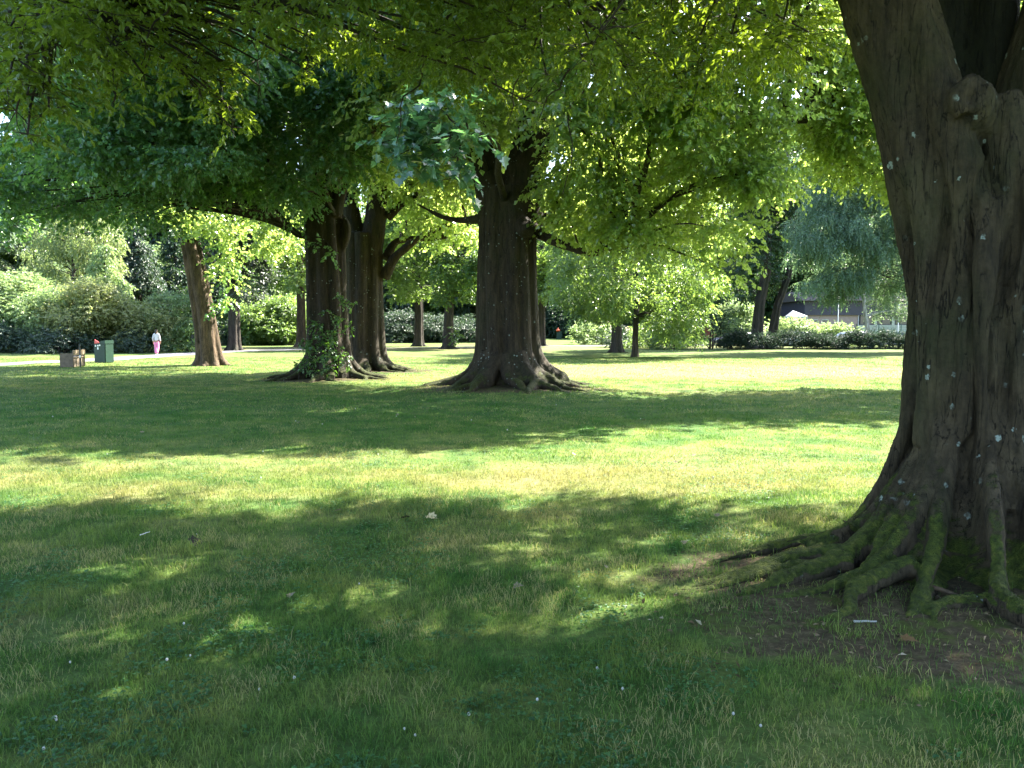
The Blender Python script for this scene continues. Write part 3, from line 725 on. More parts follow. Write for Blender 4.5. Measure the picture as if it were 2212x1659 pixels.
# ================================================================ the big tree on the right
def hero_tree():
    B = base_of(HERO); t = thing('old_tree', 'huge fluted trunk with mossy roots and pale lichen close by at right', 'tree', B)
    b = MB()
    ax = [(0, 0, -1), (0, 0, 3)]
    fluted(b, ax, [(0, .60), (.5, .56), (1.2, .53), (2.6, .54)], 9, 2.3, knee=.55, flare=.60, rootlen=(.2, .5), nroot=1, jit=.3, seed=4, rr=.29, core=.62, a0=.2, cfl=.35, skip=lambda a: True)
    tb = lambda pts, r, s=14: b.tube(spline(pts, 26), np.interp(np.linspace(0, 1, 26), np.linspace(0, 1, len(r)), r), s)
    th = np.linspace(0, 2 * math.pi, 36, endpoint=False)
    sk = []
    for r_, z_ in ((1.12, -.16), (1.02, -.02), (.86, .12), (.72, .28), (.60, .5), (.50, .8), (.42, 1.15), (.36, 1.5)):
        lob = (1 - .34 * np.exp(-(((np.degrees(th) - 145 + 180) % 360 - 180) / 48) ** 2)) * (1 + 0 * th)
        lob = lob * 1 + .07 * np.sin(th * 5 + 1) + .05 * np.sin(th * 9 + 2)
        sk.append(np.stack([-.06 * max(0, 1 - z_) + r_ * lob * np.cos(th), -.06 * max(0, 1 - z_) + r_ * lob * np.sin(th), np.full(36, z_)], 1))
    sk = np.concatenate(sk + [np.array([[0, 0, -.16], [0, 0, 1.5]])]); i_ = np.arange(7)[:, None] * 36; j_ = np.arange(36)[None]; k_ = (j_ + 1) % 36
    b.add(sk, np.stack([i_ + j_, i_ + k_, i_ + k_ + 36, i_ + j_ + 36], -1).reshape(-1, 4))
    n_ = len(sk) - 2; b.f.append(np.array([[n_ , (q + 1) % 36, q] for q in range(36)]) + b.n - len(sk)); b.a.append(np.full(36, .5))
    b.f.append(np.array([[n_ + 1, n_ - 36 + q, n_ - 36 + (q + 1) % 36] for q in range(36)]) + b.n - len(sk)); b.a.append(np.full(36, .5))
    left = [(-.16, -.03, .9), (-.28, -.03, 2.0), (-.50, 0, 3.0), (-.77, .05, 3.86), (-1.25, .2, 5.5), (-1.7, .4, 8.5)]
    right = [(.2, 0, .9), (.25, 0, 2.0), (.38, 0, 3.0), (.66, .05, 3.86), (1.25, .1, 5.5), (2.0, .2, 8.5)]
    back = [(.12, .2, 1.2), (.18, .34, 2.6), (.24, .42, 3.9), (.2, .6, 6), (-.1, 1.1, 9.5)]
    tb(left, [.24, .29, .29, .265, .23, .13]); tb(right, [.24, .29, .31, .33, .27, .14])
    tb([(-.42, -.16, .7), (-.43, -.15, 1.7), (-.52, -.12, 2.5), (-.74, -.06, 3.3), (-1.0, .05, 4.4)], [.12, .13, .15, .14, .08], 12)
    tb([(-.24, -.38, .7), (-.26, -.38, 1.7), (-.33, -.3, 2.4), (-.55, -.2, 3.2), (-.8, -.1, 4.2)], [.13, .13, .14, .13, .06], 12)
    tb([(.02, -.42, .6), (.03, -.42, 1.8), (-.05, -.36, 2.5), (-.12, -.3, 2.95)], [.13, .14, .15, .12], 12)
    tb([(.24, -.40, .6), (.25, -.4, 1.8), (.36, -.33, 2.6), (.58, -.22, 3.4), (.85, -.1, 4.5)], [.12, .13, .13, .12, .06], 12)
    tb([(-.22, -.2, 2.76), (-.32, -.34, 2.88), (-.38, -.43, 2.93)], [.16, .15, .11], 14)          # healed branch scar
    tb([(-.30, -.30, 2.98), (-.37, -.40, 3.0), (-.46, -.41, 2.9), (-.42, -.43, 2.80)], [.05, .06, .06, .05], 10)
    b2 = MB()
    for pts, r in ((back, [.2, .19, .16, .15, .1]), ([(0, .25, 1.6), (-.02, .5, 2.6), (-.06, .66, 3.9), (-.2, .8, 6), (-.4, 1.2, 8)], [.2, .25, .24, .2, .1])):  # second limb is added to fill the fork gap with shade-dark bark
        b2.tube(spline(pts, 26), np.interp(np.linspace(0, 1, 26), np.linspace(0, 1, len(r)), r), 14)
    put('rear_and_added_limb', remeshed('rear_and_added_limb', b2, .03, 2, .02, 5.0, .006), BK_REAR, t)
    for pts, r in (
        ([(-.45, 0, .90), (-.60, 0, .50), (-.82, -.03, .22), (-1.15, -.1, .06), (-1.6, -.36, .05), (-2.05, -.7, -.03)], [.17, .17, .15, .10, .06, .025]),
        ([(-.45, -.12, .8), (-.65, -.2, .38), (-1.0, -.36, .11), (-1.6, -.68, .04), (-2.1, -1.0, -.03)], [.15, .15, .12, .07, .03]),
        ([(-.45, -.3, .75), (-.75, -.45, .28), (-1.05, -.66, .1), (-1.5, -.86, .02), (-1.9, -.94, -.03)], [.15, .15, .11, .07, .03]),
        ([(-.38, -.42, .7), (-.6, -.7, .2), (-.85, -.98, .07), (-1.1, -1.3, -.02)], [.15, .14, .09, .04]),
        ([(-.2, -.5, .75), (-.36, -.84, .2), (-.52, -1.08, .09), (-.46, -1.4, .07), (-.15, -1.66, -.02)], [.16, .15, .12, .10, .05]),
        ([(-.02, -.55, .7), (.0, -.85, .22), (.16, -1.15, .1), (.2, -1.5, .03), (.5, -1.75, -.03)], [.15, .14, .12, .09, .04]),
        ([(.3, -.5, .8), (.5, -.82, .3), (.75, -1.05, .1), (1.1, -1.3, -.02)], [.16, .15, .1, .05]),
        ([(-.42, .12, .7), (-.62, .2, .3), (-.85, .25, .04), (-1.0, .28, -.05)], [.14, .13, .08, .03]),
        ([(-.9, -.1, .26), (-1.3, .02, .1), (-1.7, -.1, .06), (-1.95, -.25, .0), (-2.2, -.4, -.04)], [.09, .08, .06, .045, .02]),
        ([(-1.0, -.4, .15), (-1.35, -.3, .09), (-1.75, -.5, .05), (-2.0, -.62, .01), (-2.35, -.8, -.04)], [.08, .07, .055, .04, .02]),
        ([(-.8, -.7, .15), (-1.2, -.9, .07), (-1.4, -1.2, .03), (-1.8, -1.35, -.03)], [.09, .08, .05, .02]),
        ([(-.6, -1.05, .1), (-.9, -1.2, .06), (-1.0, -1.55, -.02)], [.1, .07, .03]),
        ([(-1.05, -.5, .1), (-1.5, -.45, .05), (-1.9, -.66, .02), (-2.3, -.9, -.03)], [.07, .06, .045, .02])):
        q = pts[0]
        pts = [(a, c_, e * .78 - .02 if e > 0 else e - .02) for a, c_, e in pts]; q = pts[0]
        if q[2] > .35: pts = [(q[0] * .62, q[1] * .62, q[2] + .6), (q[0] * .86, q[1] * .86, q[2] + .24)] + list(pts); r = [r[0] * .6, r[0] * .85] + list(r)
        r = [k * .72 for k in r]
        tb(pts, r, 10)
    me = remeshed('trunk', b, .016, 2, .022, 6.0, .010, grooves=[(187, .15, 5), (234, .19, 5.5), (254, .10, 3.5), (272, .15, 5), (296, .12, 4.5), (163, .09, 4), (210, .06, 2.5), (330, .09, 6), (15, .09, 6), (60, .08, 6), (100, .09, 6), (135, .07, 5)])
    put('trunk', me, BK_HERO, t)
    W = lambda pts: np.asarray(pts, float) + B
    limbs = [spline(W(left), 20)[9:], spline(W(right), 20)[9:], spline(W(back), 20)[9:]]
    br = MB()
    main = []
    for s, e, r0 in (((-1.1, .1, 5.0), P(1150, -40, 8.2), .10), ((-1.2, .2, 5.3), P(560, -60, 7.6), .09), ((-1.2, .2, 5.4), P(120, 20, 7.0), .08),
                     ((-1.3, .3, 6.0), P(1500, -60, 9.5), .08), ((.2, .6, 5.6), P(1750, -150, 9.5), .09), ((-1.4, .3, 6.4), P(850, -160, 10), .08),
                     ((1.2, .1, 5.4), (7.5, 9, 7.2), .1), ((1.6, .1, 6.5), (6, 11.5, 9), .1), ((-.1, .9, 8), (2, 12.5, 10.5), .09), ((-1.6, .4, 8), (-2.5, 9.5, 9.8), .08)):
        q = bough(br, W([s])[0], e, r0, .025, .12, 8, 14, .07); main.append(q)
    vis = px_blobs(-60, 480, -180, 50, 5.2, 8.5, 22, .42, .5) + px_blobs(450, 1000, -180, 60, 5.5, 8.8, 26, .46, .5) + px_blobs(950, 1780, -200, 100, 5.6, 9.5, 46, .48, .5)
    vis += [at(40, 130, 5.8, .34), at(120, 90, 6.2, .38), at(250, 100, 6.6, .34), at(60, 205, 6.0, .2), at(330, 60, 7, .4), at(20, 60, 6, .4),
            at(430, 110, 7.4, .34), at(500, 150, 7.4, .26), at(545, 90, 7.6, .3), at(800, 80, 8, .36), at(900, 110, 7.4, .34), at(990, 120, 7.6, .34),
            at(1260, 130, 8, .38), at(1350, 140, 8.2, .38), at(1440, 140, 8.6, .4), at(1520, 130, 8.6, .42), at(1600, 120, 9, .42), at(1690, 100, 9, .42), at(1740, 40, 9, .45), at(1380, 190, 8.2, .28), at(1480, 190, 8.6, .3)]
    strand = [at(x, y, d, r, 1.1) for x, y, d, r in ((470, 120, 7.3, .2), (475, 175, 7.3, .17), (490, 230, 7.3, .14), (500, 275, 7.3, .1), (425, 140, 7.1, .2), (430, 190, 7.1, .13), (555, 130, 7.5, .18), (560, 185, 7.5, .12),
              (20, 170, 5.9, .2), (35, 240, 5.9, .16), (60, 290, 5.9, .1), (95, 180, 6, .18), (105, 240, 6, .12), (245, 150, 6.5, .18), (250, 205, 6.5, .12), (660, 150, 7.2, .12), (310, 160, 6.8, .16))]
    sun_window(strand[:8], .2, .25)
    vis += NEARLIT + strand
    boughs_to(br, vis, main, .03, .007, 7, .10, .005)
    sh = shade_blobs(250, -9.5, 4.8, -2.5, 7.0, 4.6, 13, HERO + np.array([.2, 2.0]), 9.2, 1.0)
    sh = [q for q in sh if (q[2] - q[4] - 1.6) / max(q[1], .3) > .47 or q[1] < .5]
    boughs_to(br, sh, main + limbs, .05, .012, 2, .1, .008, .7)
    # twigs that hang in front of the lawn
    for x, y0, y1, d in ((1120, 80, 270, 7), (880, 120, 310, 7.2), (930, 30, 160, 7.4), (1520, 0, 235, 8.2), (1350, 60, 225, 8.2), (330, 0, 140, 6.4), (250, 40, 150, 6.4), (1240, 120, 420, 8.0), (1190, 150, 255, 7)):
        a = P(x + 40, y0, d); e = P(x - 25, y1, d + .3); bough(br, a, e, .011, .004, .05, 5, 10, .14)
    br.build('branch', BK_DARK, t, B, True)
    lf = MB()
    crown_leaves(lf, vis, dens=22, k=13, leaf=.064, asp=.56, slen=.32, droop=.2, shape=PTED, tilt=.85, keep=shade_ok, shell=.6)
    crown_leaves(lf, sh, dens=6.5, k=8, leaf=.16, asp=.62, slen=.6, droop=.3, keep=shade_ok, shell=.5)
    lf.build('crown', L_HORN, t, B)
hero_tree()

# ================================================================ the old maples in the middle
def mid_trunk(t, B, ax, rad, ncol, ztop, extra, mat, seed, rootlen, voxel=.035, **kw):
    b = MB(); fluted(b, ax, rad, ncol, ztop, rootlen=rootlen, seed=seed, **kw)
    for pts, r in extra:
        b.tube(spline(pts, 18), np.interp(np.linspace(0, 1, 18), np.linspace(0, 1, len(r)), r), 12)
    put('trunk', remeshed('trunk', b, voxel, 3, .03, 3.0, .01), mat, t)

def loc(B, *pp):
    return [tuple(np.asarray(p) - B) for p in pp]

def tree_one():
    B = base_of(T1); t = thing('maple_tree', 'massive maple with buttressed roots standing alone in the middle of the lawn', 'tree', B)
    ax = [(.0, 0, -1), (0, 0, 0), (-.03, 0, 3), (-.02, 0, 6)]
    D = T1[1]
    rs = [(.35, 0, 4.4), (.42, 0, 5.4), (.72, .1, 6.6), (.95, .2, 8.2), (1.1, .3, 12)]
    ls = [(-.3, 0, 4.4), (-.5, 0, 5.4), (-.9, .1, 6.8), (-1.4, .2, 9), (-1.6, .3, 12)]
    rl = loc(B, P(1165, 310, D), P(1215, 300, D - .1), P(1262, 300, D - .2), P(1390, 285, D - .8), P(1560, 270, D - 1.2), P(1745, 258, D - 1.5))
    low = loc(B, P(1120, 470, D), P(1172, 508, D - .4), P(1225, 532, D - .8), P(1290, 546, D - 1.2), P(1360, 500, D - 1.5))
    mid = loc(B, P(1140, 470, D), P(1195, 470, D + .4), P(1260, 420, D + .8), P(1400, 400, D + 1.0), P(1480, 340, D + 1.2))
    ml = loc(B, P(1040, 470, D), P(1010, 476, D + .5), P(960, 470, D + 1), P(900, 440, D + 1.5))
    burl = loc(B, P(1128, 480, D - .5), P(1138, 500, D - .88), P(1140, 505, D - .95))
    mid_trunk(t, B, ax, [(0, .96), (1, .92), (3, .88), (5.5, .84)], 9, 5.2,
              [(rs, [.5, .55, .54, .42, .24]), (ls, [.45, .42, .36, .26, .16]), (rl, [.26, .2, .15, .13, .13, .10]), (low, [.2, .14, .11, .09, .05]),
               (mid, [.2, .17, .13, .1, .06]), (ml, [.14, .10, .07, .03]), (burl, [.24, .22, .12])], BK_MAPLE, 12, (.9, 1.6), .03, knee=.8, flare=1.0, nroot=2)
    limbs = [spline(np.array(q) + B, 16) for q in (rs, ls, rl, mid, low)]
    br = MB()
    right = RIGHT
    top = px_blobs(820, 1760, -150, 290, D - 4, D + 5, 105, .85, .7)
    top += px_blobs(1180, 1760, 20, 270, D - 4.2, D - 2.6, 44, .7, .65)
    top = [q for q in top if q[2] > 5.2]
    sh = shade_blobs(130, -9, 11, 10.5, 20.5, 6, 15, T1, 9.0, 1.25)
    sh = [q for q in sh if (q[2] - q[4] - 1.6) / q[1] > .36]
    behind = px_blobs(930, 1130, 130, 410, D + 1, D + 5, 40, .8, .7)
    boughs_to(br, right, limbs, .045, .01, 3, .1, .008, .45); boughs_to(br, top, limbs, .07, .012, 3, .1, .01, .7); boughs_to(br, sh, limbs, .1, .02, 1, .12, .015, .6)
    br.build('branch', BK_DARK, t, B, True)
    lf = MB()
    crown_leaves(lf, right, dens=10.5, k=9, leaf=.125, asp=.8, slen=.5, droop=.4, tilt=.85)
    crown_leaves(lf, behind, dens=8, k=8, leaf=.15, asp=.8, slen=.6, droop=.3)
    crown_leaves(lf, top, dens=8, k=8, leaf=.15, asp=.8, slen=.6, droop=.3, keep=shade_ok)
    crown_leaves(lf, sh, dens=4.2, k=8, leaf=.2, asp=.85, slen=.7, droop=.3, keep=shade_ok)
    lf.build('crown', L_MAPLE, t, B)
    # low bough that reaches forward, reflected sky put into the broad leaves' blue-green
    br = MB(); clumps = [at(905, 300, 13.6, .40, .3), at(965, 290, 13.4, .42, .3), at(950, 235, 13.8, .5, .3), at(885, 240, 14, .38, .3), at(980, 340, 13.2, .34, .3),
              at(825, 308, 13.6, .30, .3), at(915, 355, 13.3, .32, .3), at(975, 385, 13.2, .22, .3), at(860, 335, 13.4, .28, .3), at(1000, 205, 14.2, .40, .3), at(925, 265, 13.5, .4, .3), at(845, 275, 13.8, .3, .3), at(1025, 300, 13.6, .24, .3)]
    root = np.array([-.2, 20.9, 5.0]) ; hub = P(1010, 300, 14.6)
    q = bough(br, root, hub, .10, .035, .10, 7, 14, .05)
    boughs_to(br, clumps, [q[-5:]], .03, .007, 5, .05, .006)
    o1 = br.build('low_branch', BK_DARK, t, B, True)
    lf = MB(); crown_leaves(lf, clumps, dens=8, k=7, leaf=.18, asp=1.0, slen=.5, droop=.25, shape=MAPLE, tilt=.3, shell=.7)
    lf.build('low_foliage', L_BLUE, t, B)
tree_one()

def tree_two():
    B = base_of(T2); t = thing('maple_tree', 'thick ivy grown trunk with a burl, left of the lone massive maple', 'tree', B)
    D = T2[1]
    ax = [(.05, 0, -1), (0, 0, 0), (-.05, 0, 3), (-.12, 0, 7)]
    up = [(-.1, 0, 4.5), (-.12, 0, 6.5), (-.2, .1, 9), (-.3, .2, 13)]
    fork = loc(B, P(725, 470, D - .3), P(735, 410, D - .3), P(757, 370, D - .4), P(800, 330, D - .8))
    burl = loc(B, P(738, 468, D), P(747, 488, D - .1), P(747, 512, D - .1), P(738, 545, D))
    lb = loc(B, P(672, 510, D), P(640, 505, D), P(610, 470, D - .3), P(590, 420, D - .6))
    mid_trunk(t, B, ax, [(0, .78), (1, .73), (3, .70), (6.5, .64)], 8, 6.4, [(up, [.55, .5, .36, .2]), (fork, [.2, .2, .14, .08]), (burl, [.10, .15, .14, .08]), (lb, [.12, .085, .06, .03])],
              BK_MAPLE, 21, (.8, 1.5), .032, knee=.8, flare=1.15)
    limbs = [spline(np.array(q) + B, 16) for q in (up, fork, lb)]
    br = MB()
    vis = px_blobs(440, 790, 40, 330, D - 6, D + 1, 70, .75, .65) + px_blobs(20, 560, 120, 360, 17, 25, 95, .75, .55) + px_blobs(-60, 330, 360, 430, 18.5, 25, 20, .55, .5)
    vis += px_blobs(360, 660, 330, 420, 20, 25, 24, .5, .6) + px_blobs(-80, 520, -160, 140, 15, 23, 60, .9, .6) + px_blobs(-60, 420, 400, 470, 19, 25, 22, .32, .9) + [at(700, 345, D - 1, .55), at(745, 330, D - 1, .5), at(790, 360, D - 1.2, .35), at(660, 380, D - .8, .4), at(690, 530, D - .85, .22), at(715, 545, D - .9, .14), at(610, 430, D - .5, .5), at(630, 470, D - .5, .35)]
    sh = shade_blobs(70, -14, -2, 11, 22, 6.5, 15, T2 + np.array([1, -1]), 9.5, 1.3)
    sh = [q for q in sh if (q[2] - q[4] - 1.6) / q[1] > .34]
    boughs_to(br, vis, limbs, .05, .012, 4, .1, .01, .7); boughs_to(br, sh, limbs, .08, .02, 1, .12, .015, .5)
    br.build('branch', BK_DARK, t, B, True)
    lf = MB(); crown_leaves(lf, vis, dens=11.5, k=10, leaf=.122, asp=.85, slen=.55, droop=.35, keep=shade_ok)
    crown_leaves(lf, sh, dens=4.2, k=8, leaf=.21, asp=.85, slen=.7, droop=.3, keep=shade_ok)
    lf.build('crown', L_SHADE, t, B)
    # ivy
    iv = thing('ivy_plant', 'leafy ivy and suckers climbing the foot of the thick trunk with a burl', 'ivy', B)
    sp = [at(x, y, D - .72 - .5 * max(0, (y - 690) / 110), r, .9) for x, y, r in ((690, 700, .2), (712, 735, .24), (676, 745, .24), (735, 690, .18), (755, 705, .15), (700, 770, .26), (665, 778, .22), (735, 765, .24), (655, 740, .14),
          (745, 650, .15), (762, 655, .1), (735, 640, .12), (712, 796, .2), (680, 800, .18), (750, 785, .12), (645, 785, .12), (705, 670, .14), (725, 715, .18), (690, 725, .2))]
    st = MB()
    for q in sp:
        bough(st, (q[0] + rng.uniform(-.2, .2), q[1] + .1, 0.05), q[:3], .012, .006, .02, 5)
    st.build('stem', BK_DARK, iv, B, True)
    lf = MB(); crown_leaves(lf, sp, dens=30, k=6, leaf=.085, asp=.85, slen=.2, droop=.5, tilt=.9); lf.build('foliage', L_IVY, iv, B)
tree_two()

def tree_three():
    B = base_of(T3 + np.array([-.5, 0])); t = thing('maple_tree', 'dark forked maple half hidden behind the ivy grown trunk', 'tree', B)
    D = T3[1]
    ax = [(0, 0, -1), (0, 0, 6)]
    l = [(-.2, 0, 4.4), (-.42, 0, 5.6), (-.72, .1, 7.4), (-.95, .2, 9.5), (-1.2, .3, 13)]
    r = [(.2, 0, 4.4), (.42, 0, 5.6), (.62, .1, 7.4), (.85, .1, 9.0), (1.0, .2, 13)]
    rb = loc(B, P(830, 600, D), P(850, 562, D - .2), P(880, 532, D - .4), P(930, 500, D - .6), P(985, 480, D - .8), P(1045, 462, D - 1))
    rb2 = loc(B, P(835, 560, D), P(860, 520, D + .3), P(935, 515, D + .4), P(985, 505, D + .6), P(1020, 480, D + .7))
    rb3 = loc(B, P(835, 470, D), P(870, 440, D), P(905, 425, D - .2), P(960, 420, D - .4))
    mid_trunk(t, B, ax, [(0, .86), (1, .80), (3, .76), (5.5, .72)], 8, 5.2, [(l, [.42, .36, .3, .25, .16]), (r, [.46, .42, .34, .28, .16]), (rb, [.24, .18, .14, .12, .09, .05]),
              (rb2, [.2, .13, .1, .08, .05]), (rb3, [.2, .14, .1, .06])], BK_MAPLE, 33, (.8, 1.6), .035, knee=.8, flare=.85)
    limbs = [spline(np.array(q) + B, 16) for q in (l, r, rb, rb2, rb3)]
    br = MB()
    vis = px_blobs(700, 1050, 200, 410, D - 4, D + 4, 55, .85, .7) + px_blobs(640, 1150, -60, 230, D - 3, D + 6, 60, 1.1, .7)
    boughs_to(br, vis + BETWEEN, limbs, .09, .014, 3, .1, .012, .8)
    br.build('branch', BK_DARK, t, B, True)
    lf = MB(); crown_leaves(lf, vis, dens=8, k=8, leaf=.16, asp=.85, slen=.6, droop=.35, keep=shade_ok)
    crown_leaves(lf, BETWEEN, dens=8, k=8, leaf=.16, asp=.85, slen=.6, droop=.35)
    lf.build('crown', L_MAPLE, t, B)
tree_three()

def tree_four():
    c = gp(455, 788); B = np.array(c); t = thing('leaning_tree', 'furrowed brown trunk leaning left beside the footpath', 'tree', B)
    D = B[1]
    f = lambda x, y, dd=0: tuple(P(x, y, D + dd) - B)
    ax = [(0.08, 0, -1), (.02, 0, 0), f(445, 700), f(427, 600), f(411, 520), f(402, 460)]
    l = [f(408, 520), f(394, 470), f(375, 420, .2), f(345, 340, .4), f(330, 200, .5)]
    r = [f(415, 520), f(428, 460), f(446, 400), f(452, 320, .3), f(460, 180, .3)]
    mid_trunk(t, B, ax, [(0, .66), (1.5, .58), (4, .52), (6, .46)], 8, 5.6, [(l, [.3, .27, .22, .18, .12]), (r, [.3, .28, .24, .2, .12])], BK_ROUGH, 44, (.25, .6), .035, knee=.6, flare=.5)
    limbs = [spline(np.array(q) + B, 16) for q in (l, r)]
    br = MB()
    vis = px_blobs(30, 560, 130, 400, D - 5, D + 4, 85, 1.0, .65) + px_blobs(330, 620, 380, 450, D - 2, D + 3, 30, .6, .65) + px_blobs(-80, 330, 380, 450, D - 5, D + 3, 26, .75, .55)
    vis += [at(440, 480, D - .8, .5), at(425, 500, D - .8, .35), at(470, 520, D - .4, .42), at(500, 560, D, .35), at(475, 580, D - .3, .4), at(490, 610, D, .3), at(480, 650, D - .3, .35), at(465, 670, D - .5, .22), at(520, 480, D, .45), at(365, 440, D, .5), at(400, 420, D - .8, .5)]
    boughs_to(br, vis, limbs, .08, .014, 3, .1, .014, .8)
    br.build('branch', BK_DARK, t, B, True)
    lf = MB(); crown_leaves(lf, vis, dens=7, k=8, leaf=.18, asp=.85, slen=.6, droop=.4, keep=open_to_sun)
    lf.build('crown', L_SHADE, t, B)
    lf = MB(); crown_leaves(lf, LIT4, dens=9, k=8, leaf=.15, asp=.85, slen=.5, droop=.45, tilt=.8); lf.build('low_foliage', L_MAPLE, t, B)  # sunlit copy of the shaded crown leaves; light and shade sit in the colours
tree_four()

def tree_hidden():
    c = np.array([12.9, 22.6]); B = base_of(c); t = thing('maple_tree', 'bright leaved tree whose crown shows to the left of the huge near trunk', 'tree', B)
    D = c[1]
    ax = [(0, 0, -1), (0, 0, 6)]; up = [(0, 0, 4), (0, 0, 7), (.2, 0, 10), (.2, .2, 14)]
    lb = [(0, 0, 4.6), (-1.2, -.2, 5.6), (-3.0, -.6, 6.2), (-4.4, -1, 6.4)]
    mid_trunk(t, B, ax, [(0, .6), (1, .55), (5, .5)], 7, 5, [(up, [.45, .4, .3, .15]), (lb, [.2, .16, .12, .06])], BK_MAPLE, 55, (.5, 1.2), .04, knee=.6, flare=.7)
    limbs = [spline(np.array(q) + B, 16) for q in (up, lb)]
    br = MB()
    vis = px_blobs(1720, 1960, 120, 330, D - 4, D + 2, 48, .75, .65) + px_blobs(1640, 1850, -100, 120, D - 4, D + 3, 26, .9, .7)
    sh = shade_blobs(90, 2, 13, 13, 20.6, 4.6, 14, c, 7.5, 1.2)
    sh = [q for q in sh if not (q[2] < 1.6 + .40 * q[1] and q[0] / q[1] * FPX + 1106 < 1950)]
    boughs_to(br, vis + sh + HIDLIT, limbs, .06, .014, 3, .1, .01, .6)
    br.build('branch', BK_DARK, t, B, True)
    lf = MB(); crown_leaves(lf, px_blobs(1720, 1880, -20, 230, 19, 23, 30, .7, .6), dens=9, k=8, leaf=.13, asp=.8, slen=.5, droop=.4, tilt=.7); crown_leaves(lf, HIDLIT, dens=10, k=8, leaf=.13, asp=.8, slen=.5, droop=.45, tilt=.8); crown_leaves(lf, vis, dens=9, k=8, leaf=.14, asp=.8, slen=.5, droop=.45, keep=shade_ok)
    crown_leaves(lf, sh, dens=4.2, k=8, leaf=.2, asp=.85, slen=.7, droop=.3, keep=shade_ok)
    lf.build('crown', L_MAPLE, t, B)
tree_hidden()
# ================================================================ trees and shrubs further off
def plain_tree(label, c, axis, rad, blobs, leafm, barkm, name='park_tree', leaf=.2, dens=5, k=8, asp=.75, slen=.6, droop=.3, ncol=6, roots=(.3, .9), flare=.6, group=None, limbs_extra=(), tilt=.55, boughr=.07, frac=.6):
    B = np.array([c[0], c[1], float(zg(c[0], c[1]))])
    t = thing(name, label, 'tree', B, group=group)
    ztop = axis[-1][2] * .55
    ax = [(axis[0][0], axis[0][1], -1)] + list(axis)
    b = MB(); fluted(b, ax, rad, ncol, ztop, rootlen=roots, seed=int(abs(c[0] * 37 + c[1])), knee=.5, flare=flare, nroot=1)
    z = np.linspace(ztop * .8, axis[-1][2], 12); r0 = np.interp(z[0], *np.array(rad).T)
    b.tube([(*axis_at(axis, q), q) for q in z], np.linspace(r0 * .95, .04, 12), 10)
    for pts, r in limbs_extra: b.tube(spline(pts, 14), np.interp(np.linspace(0, 1, 14), np.linspace(0, 1, len(r)), r), 8)
    put('trunk', remeshed('trunk', b, max(.035, rad[0][1] * .09), 2, .03, 2.5, .01), barkm, t)
    zz = np.linspace(ztop * .4, axis[-1][2], 24); L = np.array([(*axis_at(axis, q), q) for q in zz]) + B
    br = MB(); boughs_to(br, blobs, [L], boughr, .015, 2, .1, .015, frac)
    if br.v: br.build('branch', barkm, t, B, True)
    lf = MB(); crown_leaves(lf, blobs, dens=dens, k=k, leaf=leaf, asp=asp, slen=slen, droop=droop, tilt=tilt)
    lf.build('crown', leafm, t, B)
    return t

straight = lambda h, lx=0, ly=0: [(0, 0, 0), (lx * .5, ly * .5, h * .5), (lx, ly, h)]

# slender linden right of centre, low spreading crown
c = gp(1371, 771)
bl = dome_blobs(c, 3.0, 13, 5.6, 120, .8, .7, .3) + px_blobs(1190, 1570, 560, 640, c[1] - 3.5, c[1] + 3, 46, .62, .65) + px_blobs(1230, 1530, 640, 690, c[1] - 3, c[1] + 3, 26, .5, .7) + px_blobs(1440, 1520, 680, 730, c[1] - 2, c[1] + 2, 14, .45, .8) + px_blobs(1400, 1500, 660, 720, c[1] - 1, c[1] + 2, 10, .45, .8)
plain_tree('slender linden with a low spreading crown in the sun right of the lone massive maple', c, straight(11, .3), [(0, .24), (2, .2), (6, .16)], bl, L_LIND, BK_DARK, 'linden_tree', .15, 9, 9, .7, .5, .55, 5, (.1, .3), .4, frac=.22, boughr=.04)
c = gp(1333, 761)
plain_tree('short thick trunk just behind the slender linden', c, straight(12, -.3), [(0, .5), (1.5, .42), (6, .34)], dome_blobs(c, 3.6, 14, 5.0, 60, 1.1, .75), L_MID, BK_DARK, 'park_tree', .2, 5)

# pair of leaning trunks behind the hedge
c = gp(1633, d=71); D = c[1]; w = lambda x, y: tuple(P(x, y, D) - c)
plain_tree('left of two leaning dark trunks behind the clipped hedge', c, [(0, 0, 0), w(1640, 660), w(1657, 580), w(1655, 420), w(1650, 250)], [(0, .62), (3, .52), (8, .4)],
           px_blobs(1560, 1760, 230, 420, D - 4, D + 4, 60, 1.2, .7) + px_blobs(1590, 1740, 420, 560, D - 3, D + 3, 26, .9, .7) + px_blobs(1560, 1680, 560, 640, D, D + 4, 14, .7, .7), L_DARK, BK_DARK, 'park_tree', .24, 5)
c = gp(1664, d=72.5); D = c[1]; w = lambda x, y: tuple(P(x, y, D) - c)
plain_tree('right of two leaning dark trunks behind the clipped hedge', c, [(0, 0, 0), w(1680, 660), w(1706, 590), w(1712, 470), w(1715, 300)], [(0, .55), (3, .42), (8, .3)],
           px_blobs(1620, 1800, 250, 480, D - 2, D + 5, 50, 1.2, .7) + px_blobs(1700, 1800, 480, 580, D, D + 4, 14, .9, .7), L_DARK, BK_DARK, 'park_tree', .24, 5)
